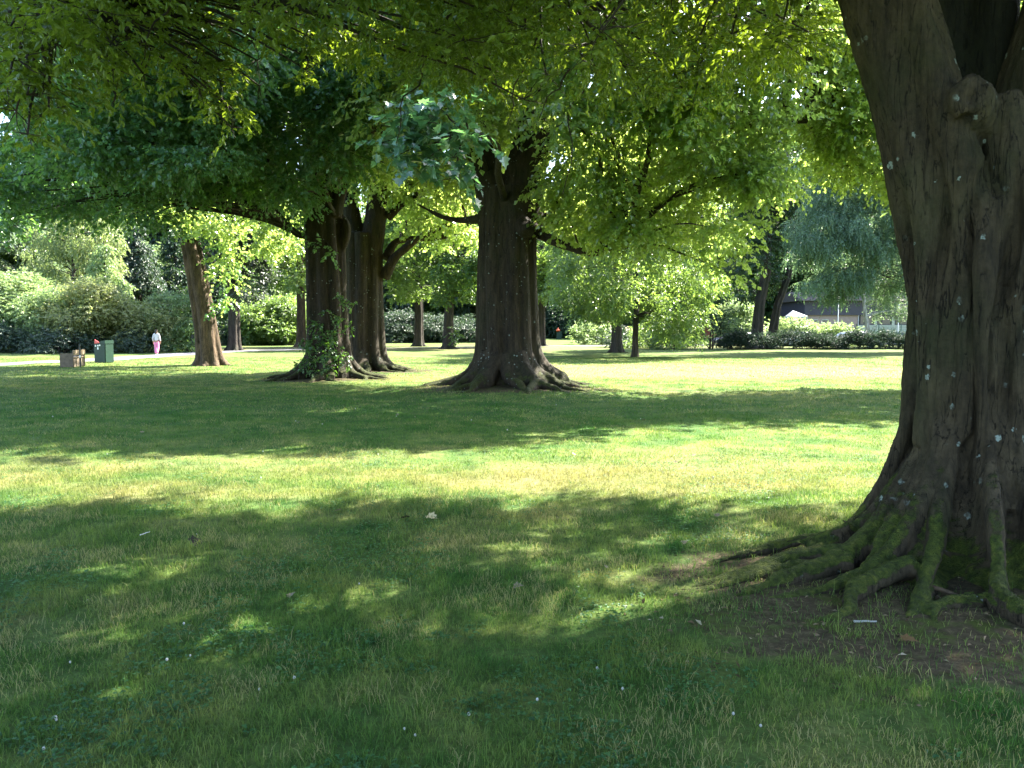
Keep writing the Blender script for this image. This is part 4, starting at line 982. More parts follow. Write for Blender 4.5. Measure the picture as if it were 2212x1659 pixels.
# silvery drooping tree
L_WEEP = leaf_mat('weeping_leaf', [(0, (.03, .065, .045)), (.5, (.065, .12, .08)), (1, (.15, .22, .15))], (.20, .33, .13), .35, .42, .6)
c = gp(1990, d=57); D = c[1]
bl = px_blobs(1750, 2060, 340, 520, D - 5, D + 4, 80, 1.05, .75) + px_blobs(1720, 2080, 480, 610, D - 5, D + 4, 76, .95, .75) + px_blobs(1715, 1900, 580, 625, D - 4, D + 3, 20, .6, .7) + px_blobs(1775, 1835, 625, 660, D - 3, D + 2, 6, .4, .8) + px_blobs(1760, 1960, 605, 645, D - 3, D + 2, 13, .5, .7) + px_blobs(1730, 2050, 230, 400, D - 3, D + 3, 52, 1.0, .7)
plain_tree('silvery grey green drooping tree in front of the low building', c, straight(15), [(0, .5), (3, .42), (9, .3)], bl, L_WEEP, BK_DARK, 'weeping_tree', .17, 7.5, 9, .5, .6, 1.1, tilt=.7, frac=.3, boughr=.04)
# birch
c = gp(1880, d=73); D = c[1]; w = lambda x, y: tuple(P(x, y, D) - c)
plain_tree('white barked birch rising behind the hedge by the parked cars', c, [(0, 0, 0), w(1868, 670), w(1864, 600), w(1862, 450)], [(0, .26), (3, .2), (8, .14)],
           px_blobs(1880, 1990, 640, 690, D - 1, D + 2, 22, .6, .7) + px_blobs(1830, 1990, 480, 640, D - 2, D + 3, 30, .9, .7), L_SILV, BK_BIRCH, 'birch_tree', .14, 6, asp=.75, roots=(.1, .3), flare=.3)

# trees along the far path
def P_tree(label, px, py, R_, crown, leafm, barkm=BK_DARK, lean=0.0, **kw):
    c = gp(px, py)
    return plain_tree(label, c, straight(14, lean), [(0, R_ * 1.15), (1.5, R_), (8, R_ * .7)], crown(c), leafm, barkm, **kw)
P_tree('very dark leaved tree behind the leaning furrowed trunk', 507, 757, .5, lambda c: px_blobs(455, 610, 430, 560, c[1] - 3, c[1] + 4, 55, 1.0, .7) + px_blobs(480, 590, 560, 640, c[1] - 2, c[1] + 3, 16, .7, .7) + dome_blobs(c, 11, 17, 5, 20, 1.2),
       leaf_mat('copper_leaf', [(0, (.012, .022, .016)), (.5, (.022, .036, .025)), (1, (.045, .06, .042))], (.07, .11, .04), .3), leaf=.24, dens=5)
P_tree('straight trunk with a pale streak peeping out left of the ivy grown trunk', 652, 750, .5, lambda c: px_blobs(560, 680, 500, 620, c[1] - 4, c[1] + 3, 30, .85, .7) + dome_blobs(c, 8, 16, 5, 40, 1.2), L_LIND, BK_ROUGH, leaf=.22, dens=5)
P_tree('far trunk with flared foot standing on the path edge, left of a pair', 905, 748, .5, lambda c: px_blobs(830, 960, 545, 640, c[1] - 5, c[1] + 3, 36, .9, .7) + dome_blobs(c, 9, 17, 5.5, 40, 1.3), L_LIND, leaf=.24, dens=5)
P_tree('far trunk with side shoots standing on the path edge, right of a pair', 968, 753, .5, lambda c: px_blobs(930, 1040, 545, 640, c[1] - 4, c[1] + 3, 34, .85, .7) + dome_blobs(c, 8, 16, 5.5, 40, 1.3) + [(c[0] + .5, c[1] - .5, 1.2, .45, .8)], L_MID, leaf=.24, dens=5, lean=.5)
P_tree('bright leaved tree glimpsed beyond the lone massive maple', 1170, 748, .4, lambda c: px_blobs(1130, 1240, 540, 640, c[1] - 3, c[1] + 3, 32, .9, .7) + dome_blobs(c, 7, 15, 5, 36, 1.2), L_LIND, leaf=.24, dens=5)

# conifers and shrubs
def shrub(label, px, d, w, h, leafm, name='shrub', leaf=.16, n=None, rb=None, dens=6, cone=False, droop=.2, dx=0.0, group=None, asp=.6, z0=.0):
    c = gp(px, d=d); B = np.array(c); t = thing(name, label, 'tree' if cone else 'shrub', B, group=group)
    rb = rb or max(.35, w * .16); n = n or int(14 + w * h * 1.7)
    bl = []
    for _ in range(n):
        u = rng.random(); z = h * (.06 + .86 * u)
        prof = (1 - u) ** .8 if cone else math.sqrt(max(.05, 1 - (max(0, u - .25) / .78) ** 2))
        a = rng.uniform(0, 2 * math.pi); q = w / 2 * prof * (.35 + .65 * math.sqrt(rng.random()))
        s = rb * rng.uniform(.65, 1.3) * (1 if not cone else .5 + .7 * (1 - u))
        bl.append((c[0] + q * math.cos(a), c[1] + q * math.sin(a) * .9, c[2] + max(z0, z), s, s * (.75 if not cone else .5)))
    st = MB()
    if cone:
        st.tube([(0, 0, -.1), (.02, 0, h * .5), (0, 0, h * .95)], [.02 * h + .05, .012 * h + .03, .02], 8)
    else:
        for _ in range(6):
            q = bl[rng.integers(len(bl))]; bough(st, (rng.uniform(-.2, .2), rng.uniform(-.2, .2), -.05), np.array(q[:3]) - B, .05, .015, .05, 6)
    st.build('trunk' if cone else 'stem', BK_DARK, t, smooth=True)
    lf = MB(); crown_leaves(lf, bl, dens=dens, k=8, leaf=leaf, asp=asp, slen=leaf * 2.6, droop=droop, tilt=.7); lf.build('crown' if cone else 'foliage', leafm, t, B)
    return t
S = shrub
L_GOLDT = leaf_mat('gold_tree_leaf', [(0, (.045, .08, .03)), (.5, (.10, .14, .05)), (1, (.22, .24, .10))], (.32, .42, .12), .42, .42, .7)
# left group
for lab, px, d, h, w_, mt in (('tall pale green tree behind the shrubs at the left edge', 60, 82, 15, 9, L_SILV), ('tall grey green tree right of the golden feathery tree', 270, 88, 14, 8, L_SILV), ('pale leafy tree between the dark firs and the leaning furrowed trunk', 345, 90, 11, 7, L_LIME), ('tall mid green tree behind the golden feathery tree', 150, 92, 18, 9, L_MID)):
    c = gp(px, d=d); plain_tree(lab, c, straight(h * .85), [(0, .35), (2, .28), (8, .16)], dome_blobs(c, 2.0, h, w_ / 2, 70, 1.0, .8), mt, BK_DARK, leaf=.26, dens=5)

c = gp(165, d=67); plain_tree('tall golden feathery tree above the shrubs at the left edge', c, straight(11), [(0, .3), (2, .25), (6, .15)], px_blobs(95, 250, 440, 620, c[1] - 3, c[1] + 3, 62, .85, .8) + px_blobs(130, 215, 410, 470, c[1] - 2, c[1] + 2, 10, .6, .9) + px_blobs(60, 150, 500, 600, c[1], c[1] + 3, 16, .8, .8), L_GOLDT, BK_DARK, 'feathery_tree', .22, 5, droop=1.0, asp=.5)
S('grey green spreading conifer right of the golden feathery tree', 232, 62, 5.5, 9.0, L_LIME, 'conifer_tree', .22, 80, .8, 5, True, .8)
S('dark blue green fir rising behind the shrubs by the path', 305, 76, 7.0, 12.5, L_YEW, 'conifer_tree', .24, 110, .9, 6, True, .7)
S('black green fir left of the leaning furrowed trunk', 385, 84, 8, 13, L_DARK, 'conifer_tree', .26, 100, 1.0, 6, True, .6)
S('broad lime green shrub at the left edge of the lawn', 30, 60, 8, 5.6, L_LIME, leaf=.17)
S('rounded pale green shrub behind the bench', 115, 58, 6, 4.6, L_LIME, leaf=.16)
S('tall pale shrub with yellowish tips behind the green litter bin', 205, 58, 6.5, 5.2, L_GOLD, leaf=.17)
S('weeping mid green shrub right of the green litter bin', 258, 60, 4.2, 4.4, L_LIND, leaf=.16, droop=.9)
S('rounded olive shrub behind the walking person', 325, 58.5, 4.6, 3.9, L_GOLD, leaf=.13)
S('upright shrub with light shoots left of the leaning furrowed trunk', 372, 60, 4.6, 4.7, L_LIME, leaf=.17)
S('low feathery juniper by the foot of the leaning furrowed trunk', 400, 58.5, 3.6, 2.0, L_LIND, leaf=.14, droop=.6)
S('low dark shrub at the left edge under the lime green shrub', 40, 56.5, 6.5, 1.8, L_YEW, leaf=.13)
S('low dark shrub bed behind the bench', 130, 55, 5.0, 1.5, L_YEW, leaf=.13)
S('low dark shrub behind the green litter bin', 265, 57, 4.6, 1.6, L_YEW, leaf=.13)
# between the trunks
S('pale shrub between the leaning trunk and the ivy grown trunk', 590, 84, 8, 5.0, L_LIND, leaf=.2)
S('bluish shrub row end left of the ivy grown trunk', 545, 86, 6, 3.0, L_YEW, leaf=.18)
S('bushy pale green tree behind the straight trunk with a pale streak', 575, 92, 9, 8.5, L_LIME, leaf=.24)
S('low bluish shrub beyond the path between the two far trunks', 935, 94, 7, 3.0, L_YEW, leaf=.18)
S('low dark shrub beyond the path left of the two far trunks', 865, 94, 7, 3.6, L_YEW, leaf=.18)
S('low pale shrub beyond the path right of the two far trunks', 1000, 96, 8, 2.6, L_YEW, leaf=.18)
S('wide dark yew right of the lone massive maple, in deep shade', 1195, 118, 10, 6.5, L_DARK, leaf=.22)
S('dark yew beside the far litter bin', 1240, 122, 8, 4.5, L_DARK, leaf=.22)
S('bright laurel with upright leaves, left of a low row', 1262, 86, 2.7, 2.3, L_LIME, leaf=.22, dens=6)
S('bright laurel with upright leaves, right of a low row', 1300, 87, 2.7, 2.2, L_LIME, leaf=.22, dens=6)
S('dark low shrub in the shade under the slender linden', 1350, 72, 4.5, 1.8, L_YEW, leaf=.15)
S('grey green shrub under the right side of the slender linden', 1405, 68, 4.0, 2.2, L_LIND, leaf=.15)
S('bluish green shrub left of the dark upright yew', 1455, 66, 4.0, 2.4, L_LIND, leaf=.15)
S('dark upright yew between the slender linden and the clipped hedge', 1535, 66, 3.3, 7.2, L_DARK, 'yew_shrub', .15)
S('small yellow green shrub at the left end of the clipped hedge', 1577, 68, 1.6, 2.7, L_LIME, leaf=.14)
# lit shrubs behind the hedge
for x, d, w, h, lab in ((1700, 80, 5.0, 2.9, 'sunlit layered shrub behind the hedge right of the leaning trunks'), (1755, 82, 4.4, 2.2, 'sunlit shrub under the white canopy'),
                        (1800, 80, 4.0, 2.1, 'sunlit shrub before the dark low building'), (1590, 84, 4.5, 4.6, 'leafy shrub left of the leaning trunks by the red wall'), (1842, 81, 2.4, 1.9, 'small sunlit shrub next to the pale birch trunk')):
    S(lab, x, d, w, h, L_LIME, leaf=.2, droop=.1)

# clipped hedge
def hedge():
    x0, x1, d = gp(1558, d=66)[0], gp(2110, d=66)[0], 66
    B = np.array([(x0 + x1) / 2, d, float(zg((x0 + x1) / 2, d))]); t = thing('hedge', 'low dark bluish hedge along the far right edge of the lawn', 'hedge', B)
    bl = []
    for _ in range(230):
        x = rng.uniform(x0, x1); h = 1.42 + .16 * math.sin(x * 1.1) + .1 * math.sin(x * 2.7)
        z = rng.uniform(.15, h - .25); bl.append((x, d + rng.uniform(-.8, .8), z, rng.uniform(.4, .6), rng.uniform(.28, .4)))
    st = MB()
    xs_ = np.arange(x0 + .5, x1, 1.1)
    bough(st, (xs_[0] - B[0], 0, .04), (xs_[-1] - B[0], 0, .04), .05, .05, .0, 6, 30, .0)
    for x in xs_: bough(st, np.array([x, d, B[2] - .05]) - B, np.array([x + .2, d, B[2] + 1.0]) - B, .04, .015, .0, 5)
    st.build('stem', BK_DARK, t)
    lf = MB(); crown_leaves(lf, bl, dens=10, k=8, leaf=.15, asp=.45, slen=.4, droop=-.2, tilt=.8, upb=.35); lf.build('foliage', L_HEDGE, t, B)
L_HEDGE = leaf_mat('hedge_leaf', [(0, (.008, .02, .015)), (.5, (.018, .038, .028)), (1, (.04, .065, .048))], (.05, .09, .04), .2, .6, .3)
hedge()

# ---------------------------------------------------------------- wood that closes the park
protos = []
for i, (mt, rad, h) in enumerate(((L_DARK, 6.5, 19), (L_MID, 7, 18), (L_YEW, 6, 20))):
    c0 = np.array([200.0 + i * 30, 260.0, 0])
    bl = dome_blobs((c0[0], c0[1]), 2.5, h, rad, 130, 1.35, .72, .4)
    B = np.array([c0[0], c0[1], 0.0])
    t = thing('wood_tree', '', 'tree', B)
    tr = MB(); tr.tube([(0, 0, -.3), (.1, 0, 3), (.2, 0, h * .85)], [.55, .42, .06], 10)
    tr.build('trunk', BK_DARK, t, smooth=True)
    lf = MB(); crown_leaves(lf, bl, dens=4, k=7, leaf=.36, asp=.7, slen=.9, droop=.3); lf.build('crown', mt, t, B)
    protos.append(t)
KIND = ('dark', 'mid green', 'bluish')
spots = [(-300, 70, 0, 1.0), (-60, 88, 1, 1.0), (60, 100, 2, .95), (160, 96, 0, .9), (270, 105, 1, .95), (350, 112, 0, 1.0), (430, 104, 2, 1.05), (500, 118, 1, 1.0), (575, 112, 0, .95), (640, 122, 2, 1.0), (700, 115, 1, 1.0),
         (770, 122, 0, 1.0), (840, 116, 2, .95), (900, 122, 1, 1.05), (960, 128, 0, 1.0), (1030, 120, 2, 1.0), (1090, 128, 0, 1.05), (1150, 132, 1, 1.0), (1215, 140, 0, 1.1), (1280, 132, 2, 1.1), (1345, 126, 1, 1.05), (1410, 120, 0, 1.0),
         (1475, 128, 2, 1.1), (1540, 122, 1, 1.0), (1610, 150, 0, 1.3), (1690, 128, 2, 1.55), (1765, 124, 1, 1.7), (1845, 126, 2, 1.75), (1930, 124, 1, 1.65), (2050, 150, 2, 1.3), (2200, 120, 1, 1.0), (2400, 95, 0, 1.0)]
used = set()
NEAR = ('behind the golden feathery tree', 'behind the shrubs at the left edge', 'above the walking person', 'behind the leaning furrowed trunk', 'behind the ivy grown trunk', 'behind the two far trunks on the path edge', 'behind the lone massive maple',
        'behind the far litter bin', 'behind the slender linden', 'behind the dark upright yew', 'behind the two leaning dark trunks', 'behind the low building')
def near_of(x):
    for lim, k in ((60, 1), (200, 0), (360, 2), (560, 3), (820, 4), (990, 5), (1160, 6), (1250, 7), (1480, 8), (1600, 9), (1740, 10), (9999, 11)):
        if x < lim: return NEAR[k]
cnt = {}
rows = []
for px, d, k, s in spots:
    key = (near_of(px), k); cnt.setdefault(key, []).append(px)
for px, d, k, s in spots:
    o = protos[k] if k not in used else copy_tree(protos[k]); used.add(k)
    g = gp(px, d=d); o.location = tuple(g); o.rotation_euler = (0, 0, rng.uniform(0, 6.28)); o.scale = (s * rng.uniform(.9, 1.1), s * rng.uniform(.9, 1.1), s * rng.uniform(.92, 1.1))
    key = (near_of(px), k); lst = cnt[key]; where = ''
    if len(lst) == 2: where = ', left one' if px == min(lst) else ', right one'
    elif len(lst) > 2: where = ', ' + ('leftmost', 'second', 'third', 'fourth', 'last')[sorted(lst).index(px)] + ' of its kind'
    o['label'] = f'{KIND[k]} wood tree {near_of(px)}{where}'; o['group'] = 'trees closing the far side of the park'
# ================================================================ furniture, person, cars, building
M_GREENP = flat_mat('green_bin_paint', (.004, .026, .015), .5, .4, var=.2, scale=5)
M_RED = flat_mat('red_plastic', (.55, .07, .06), .4, .5, var=.1)
M_WHITE = flat_mat('white_sticker', (.75, .76, .74), .5, .4, var=.05)
M_BLACK = flat_mat('black_metal', (.02, .022, .02), .5, .5, var=.2)
M_CONC = flat_mat('bench_concrete', (.14, .11, .08), .85, .2, var=.25, scale=7, bump=.4)
M_WOOD = flat_mat('bench_wood', (.21, .155, .105), .7, .3, var=.25, scale=9, bump=.3)
M_GREY = flat_mat('grey_metal', (.35, .36, .37), .45, .5, .3, var=.1)
M_PALE = flat_mat('pale_pole', (.55, .55, .52), .5, .4, var=.08)

def litter_bin(label, c, rz, bag):
    t = thing('litter_bin', label, 'litter bin', c, rz)
    b = MB(); b.box((0, 0, .46), (.66, .58, .92), bev=.03); b.build('body', M_GREENP, t)
    b = MB(); b.box((0, 0, .03), (.58, .5, .06)); b.build('plinth', M_BLACK, t)
    h = MB()
    V = [(-.33, -.29, .925), (.33, -.29, .925), (.33, .29, .925), (-.33, .29, .925), (.16, -.29, 1.07), (.33, -.29, 1.09), (.33, .29, 1.09), (.16, .29, 1.07)]
    h.add(V, [[0, 1, 5, 4], [1, 2, 6, 5], [2, 3, 7, 6], [4, 5, 6, 7], [3, 0, 4, 7], [0, 3, 2, 1]]); h.build('hood', M_GREENP, t)
    if not bag:
        f = MB(); f.add([(-.27, -.30, .93), (.06, -.30, .96), (-.25, -.30, 1.13), (-.27, -.27, .93), (.06, -.27, .96), (-.25, -.27, 1.13)],
                        [[0, 1, 2], [3, 5, 4]]); f.add([(-.27, -.30, .93), (.06, -.30, .96), (-.25, -.30, 1.13), (-.27, -.27, .93), (.06, -.27, .96), (-.25, -.27, 1.13)], [[0, 3, 4, 1], [1, 4, 5, 2], [2, 5, 3, 0]])
        f.build('flap', M_RED, t)
        for x, z in ((-.22, .82), (-.08, .83), (.02, .85), (-.09, .70)):
            s = MB(); s.box((x, -.2925, z), (.07, .004, .075 if z > .75 else .11)); s.build('sticker', M_WHITE, t)
    return t
litter_bin('dark green litter bin with red flap and white stickers beside the footpath', gp(225, d=38.6), R(-14), False)
c = gp(1207, d=108); c2 = c.copy()
litter_bin('far green litter bin with an orange bag on top, right of the massive maple', c, R(8), True)
bagm = flat_mat('orange_bag', (.8, .13, .05), .5, .4, var=.15)
b = MB(); b.lathe([(0.0, 0), (.2, .02), (.27, .12), (.25, .25), (.13, .34), (.05, .4), (.09, .48), (0, .5)], (0, 0, 0), 14)
o = b.build('rubbish_bag', bagm, smooth=True); o.location = (c2[0] - .12, c2[1], c2[2] + 1.08); tag(o, 'orange rubbish bag lying on the far litter bin', 'bag')

def bench():
    c = gp(158, d=34.2); t = thing('park_bench', 'brown bench with solid end panels beside the footpath', 'bench', c, R(14))
    Lh = .85
    for s in (-1, 1):
        b = MB(); b.box((-.02, s * Lh, .30), (.52, .09, .60), bev=.015); b.build('end_panel', M_CONC, t)
    b = MB(); b.box((0, 0, .425), (.46, 2 * Lh - .095, .05), bev=.01); b.build('seat', M_WOOD, t)
    b = MB(); b.box((.235, 0, .62), (.045, 2 * Lh + .08, .22), bev=.01); b.build('backrest', M_WOOD, t)
    b = MB(); b.box((.18, 0, .2), (.06, 2 * Lh - .1, .36)); b.build('front_panel', M_CONC, t)
bench()
c = gp(173, d=33.4); t = thing('bollard_post', 'thin black post with a pale band in front of the bench', 'post', c)
b = MB(); b.lathe([(0, -.1), (.035, -.1), (.035, .42), (0, .42)], sides=12); b.lathe([(0, .52), (.035, .52), (.035, .96), (.02, .99), (0, .995)], sides=12); b.build('pole', M_BLACK, t)
b = MB(); b.lathe([(0, .42), (.036, .42), (.036, .52), (0, .52)], sides=12); b.build('band', M_PALE, t)
c = gp(417, d=58); t = thing('sign_post', 'slim dark post beside the left edge of the leaning trunk', 'post', c)
b = MB(); b.box((0, 0, .65), (.07, .07, 1.3), bev=.01); b.build('pole', M_BLACK, t)
b = MB(); b.box((0, -.05, 1.12), (.2, .025, .26), bev=.006); b.build('plate', M_BLACK, t)

# ---------------------------------------------------------------- person walking away on the path
def skin_mesh(name, joints, edges, sub=2):
    me = bpy.data.meshes.new(name); me.from_pydata([j[0] for j in joints], edges, [])
    o = bpy.data.objects.new(name, me); COL.objects.link(o)
    m = o.modifiers.new('s', 'SKIN'); m.use_smooth_shade = True
    sv = me.skin_vertices[0].data
    for k, j in enumerate(joints):
        r = j[1]; sv[k].radius = (r, r) if isinstance(r, (int, float)) else r
        sv[k].use_root = (k == 0)
    u = o.modifiers.new('u', 'SUBSURF'); u.levels = sub; u.render_levels = sub
    dg = bpy.context.evaluated_depsgraph_get()
    out = bpy.data.meshes.new_from_object(o.evaluated_get(dg), depsgraph=dg)
    bpy.data.objects.remove(o); bpy.data.meshes.remove(me)
    out.polygons.foreach_set('use_smooth', np.ones(len(out.polygons), bool)); out.update()
    return out

def person():
    c = gp(339, d=50.3); c[2] += .03
    t = thing('person', 'person in a white cardigan and pink trousers walking away along the footpath', 'person', c, R(6)); t.scale = (.88, .92, 1)
    SK = flat_mat('skin', (.32, .18, .12), .55, .4, var=.06); CL = flat_mat('white_knit', (.5, .5, .53), .9, .2, var=.06, scale=14, bump=.3)
    PK = flat_mat('pink_cloth', (.66, .24, .42), .8, .2, var=.08, scale=10); HA = flat_mat('dark_hair', (.018, .012, .009), .5, .4, var=.2, scale=20); SH = flat_mat('white_shoe', (.6, .55, .56), .6, .3, var=.05)
    # faces +y (away from the camera); left foot forward
    J = [((0, 0, .93), (.145, .10)), ((0, .01, 1.08), (.12, .085)), ((0, .02, 1.25), (.145, .10)), ((0, .015, 1.37), (.12, .075)), ((0, .01, 1.44), .05), ((0, .02, 1.50), (.058, .066)), ((0, .03, 1.56), (.072, .085)), ((0, .02, 1.62), (.05, .06)),
         ((-.16, .01, 1.355), .05), ((-.225, -.05, 1.11), .042), ((-.23, .05, .90), .03), ((.16, .01, 1.355), .05), ((.22, .0, 1.10), .042), ((.24, .10, .90), .03),
         ((-.085, .0, .86), .088), ((-.09, .10, .48), .06), ((-.09, .07, .09), .042), ((-.09, .18, .045), .035),
         ((.085, 0, .86), .088), ((.085, .02, .48), .06), ((.085, -.20, .13), .042), ((.085, -.12, .05), .033)]
    E = [(0, 1), (1, 2), (2, 3), (3, 4), (4, 5), (5, 6), (6, 7), (3, 8), (8, 9), (9, 10), (3, 11), (11, 12), (12, 13), (0, 14), (14, 15), (15, 16), (16, 17), (0, 18), (18, 19), (19, 20), (20, 21)]
    # hands: palm and five fingers each
    for w, sx in ((10, -1), (13, 1)):
        p = np.array(J[w][0]); J.append((tuple(p + (0, .01, -.06)), (.022, .034))); pi_ = len(J) - 1; E.append((w, pi_))
        for k, (dy, ln) in enumerate(((-.028, .058), (-.01, .072), (.008, .076), (.026, .068))):
            J.append((tuple(p + (0, .01 + dy, -.10)), .0095)); E.append((pi_, len(J) - 1))
            J.append((tuple(p + (-sx * .012, .014 + dy, -.10 - ln)), .008)); E.append((len(J) - 2, len(J) - 1))
        J.append((tuple(p + (-sx * .005, .05, -.07)), .010)); E.append((pi_, len(J) - 1)); J.append((tuple(p + (-sx * .012, .065, -.11)), .009)); E.append((len(J) - 2, len(J) - 1))
    # nose, ears
    J.append(((0, .125, 1.555), .012)); E.append((6, len(J) - 1))
    for s in (-1, 1): J.append(((s * .078, .015, 1.555), .015)); E.append((6, len(J) - 1))
    put('body', skin_mesh('body', J, E), SK, t)
    K = [((0, 0, .90), (.165, .12)), ((0, .01, 1.08), (.145, .105)), ((0, .02, 1.25), (.165, .12)), ((0, .015, 1.385), (.10, .075)), ((-.165, .01, 1.355), .068), ((-.232, -.05, 1.11), .058), ((-.235, .045, .92), .048), ((.165, .01, 1.355), .068), ((.228, 0, 1.10), .058), ((.245, .095, .92), .048)]
    put('cardigan', skin_mesh('cardigan', K, [(0, 1), (1, 2), (2, 3), (3, 4), (4, 5), (5, 6), (3, 7), (7, 8), (8, 9)]), CL, t)
    K = [((0, 0, .93), (.15, .115)), ((-.09, .0, .82), .112), ((-.095, .10, .48), .088), ((-.095, .065, .12), .078), ((.09, 0, .82), .112), ((.09, .02, .48), .088), ((.088, -.20, .16), .078)]
    put('trousers', skin_mesh('trousers', K, [(0, 1), (1, 2), (2, 3), (0, 4), (4, 5), (5, 6)]), PK, t)
    K = [((0, -.005, 1.58), (.088, .088)), ((0, .01, 1.655), (.062, .07)), ((0, -.06, 1.47), (.085, .05)), ((0, -.075, 1.36), (.07, .03))]
    put('hair', skin_mesh('hair', K, [(0, 1), (0, 2), (2, 3)]), HA, t)
    for x, y, z, ry in ((-.09, .12, .04, 0), (.085, -.15, .08, .5)):
        b = MB(); b.box((x, y, z), (.09, .25, .07), bev=.028); b.build('shoe', SH, t, smooth=True)
person()

# ---------------------------------------------------------------- parked cars behind the hedge
CAR_SIL = np.array([(-2.1, .32), (-2.14, .62), (-2.02, .86), (-1.35, .95), (-.75, 1.36), (-.2, 1.46), (.75, 1.44), (1.35, 1.28), (1.78, .98), (2.08, .92), (2.15, .6), (2.1, .32)])
GLASSM = flat_mat('car_glass', (.03, .04, .05), .08, .8, var=.05); TYRE = flat_mat('tyre_rubber', (.02, .02, .02), .8, .3, var=.1)
def car(label, c, rz, col, sx=1.0):
    t = thing('parked_car', label, 'car', c, rz, 'cars parked behind the hedge')
    m = flat_mat('car_paint', col, .18, .7, .35, var=.03)
    y = CAR_SIL * np.array([sx, 1.0]); n = len(y); b = MB(); secs = []
    for w, ins in ((-.86, .05), (-.80, 0), (-.70, 0), (.70, 0), (.80, 0), (.86, .05)):
        zz = y[:, 1]; tum = np.where(zz > .95, (zz - .95) * .32, 0); s = math.copysign(1, w)
        secs.append(np.stack([y[:, 0] * (1 - ins * .6), np.full(n, w) - s * tum, zz - ins * np.where(zz > .9, 1, 0)], 1))
    V = np.concatenate(secs); F = []
    for k in range(5):
        for i in range(n - 1): a = k * n + i; F.append([a, a + 1, a + n + 1, a + n])
    b.add(V, F); 
    for k in (0, 5):
        cen = secs[k].mean(0); b.add(np.vstack([secs[k], cen]), [[i, (i + 1) % n, n] for i in range(n)])
    b.build('body', m, t, smooth=True)
    for s in (-1, 1):
        w = MB(); P4 = [(-1.2, .98), (-.68, 1.32), (-.15, 1.40), (.72, 1.38), (1.22, 1.23), (1.55, .99)]
        pts = [(px_ * sx, s * (.868 - (pz - .95) * .32), pz) for px_, pz in P4]; cen = np.mean(pts, 0)
        w.add(np.vstack([pts, cen]), [[i, (i + 1) % 6, 6] for i in range(6)]); w.build('side_window', GLASSM, t)
        for x in (-1.32, 1.32):
            q = MB(); th = np.linspace(0, 2 * math.pi, 21)[:-1]
            q.tube([(x * sx, s * .70, .32), (x * sx, s * .72, .32), (x * sx, s * .87, .32), (x * sx, s * .885, .32)], [.27, .32, .32, .27], 20); wo_ = q.build('wheel', TYRE, t)
            r = MB(); r.tube([(x * sx, s * .886, .32), (x * sx, s * .895, .32)], [.19, .17], 16); r.build('rim', M_GREY, wo_)
        l = MB(); l.box((-2.08 * sx, s * .62, .68), (.12, .3, .12), bev=.03); l.build('headlight', M_PALE, t)
    w = MB(); w.add([(-1.30 * sx, -.74, .985), (-1.30 * sx, .74, .985), (-.77 * sx, .66, 1.362), (-.77 * sx, -.66, 1.362)], [[0, 1, 2, 3]]); w.build('windscreen', GLASSM, t)
    w = MB(); w.add([(1.76 * sx, -.72, 1.005), (1.76 * sx, .72, 1.005), (1.38 * sx, .64, 1.275), (1.38 * sx, -.64, 1.275)], [[0, 1, 2, 3]]); w.build('rear_window', GLASSM, t)
    return t
def cg(px, d): c = gp(px, d=d); return c
car('silver parked car left of the white birch trunk, roof above the hedge', cg(1838, 75), R(8), (.3, .32, .34))
car('blue grey parked car right of the white birch trunk', cg(1922, 73.5), R(4), (.22, .27, .36))
car('white parked car under the white canopy behind the hedge', cg(1730, 78), R(176), (.42, .42, .42), .95)
car('dark parked car glinting at the left end of the hedge', cg(1590, 74), R(5), (.10, .09, .12))

# ---------------------------------------------------------------- mesh fence, poles, canopy
FM = flat_mat('fence_green', (.02, .075, .06), .5, .4, var=.15)
def mesh_fence():
    x0, x1, d = gp(1560, d=92)[0], gp(2060, d=92)[0], 92
    B = np.array([x0, d, float(zg(x0, d))]); t = thing('mesh_fence', 'tall dark green wire mesh fence in front of the low building', 'fence', B)
    L = x1 - x0; b = MB()
    for z in np.arange(.15, 2.05, .2): b.box((L / 2, 0, z), (L, .02, .022))
    for x in np.arange(.1, L, .2): b.box((x, .018, 1.05), (.014, .012, 1.9))
    o = b.build('wire_panel', FM, t)
    for x in np.arange(0, L + .1, 2.6):
        p = MB(); p.box((x, .06, 1.05), (.07, .07, 2.3), bev=.008); p.build('post', FM, t)
mesh_fence()
for px, d, h, lab in ((1808, 85, 5.0, 'thin pale pole left of the white birch in front of the low building'), (1938, 88, 4.2, 'thin pale pole at the right end of the low building'), (1581, 95, 5.0, 'thin pale pole beside the red wall')):
    t = thing('lamp_pole', lab, 'pole', gp(px, d=d)); b = MB(); b.lathe([(0, -.2), (.06, -.2), (.055, .3), (.04, h), (0, h)], sides=10); b.build('pole', M_PALE, t, smooth=True)
    b = MB(); b.lathe([(0, h - .02), (.07, h), (.09, h + .12), (.03, h + .2), (0, h + .2)], sides=12); b.build('lamp_head', M_PALE, t, smooth=True)
c = gp(1718, d=88); t = thing('canopy_tent', 'white pitched canopy left of the dark low building', 'canopy', c)
b = MB(); V = [(-.95, -.9, 3.1), (.95, -.9, 3.1), (.95, .9, 3.1), (-.95, .9, 3.1), (-.4, 0, 3.75)] ; b.add(V, [[0, 1, 4], [1, 2, 4], [2, 3, 4], [3, 0, 4]])
V2 = [(x, y, z) for x, y in ((-.95, -.9), (.95, -.9), (.95, .9), (-.95, .9)) for z in (2.9, 3.1)]; b.add(V2, [[0, 2, 3, 1], [2, 4, 5, 3], [4, 6, 7, 5], [6, 0, 1, 7]]); b.build('roof_cloth', flat_mat('canopy_cloth', (.42, .43, .44), .8, .2, var=.06), t)
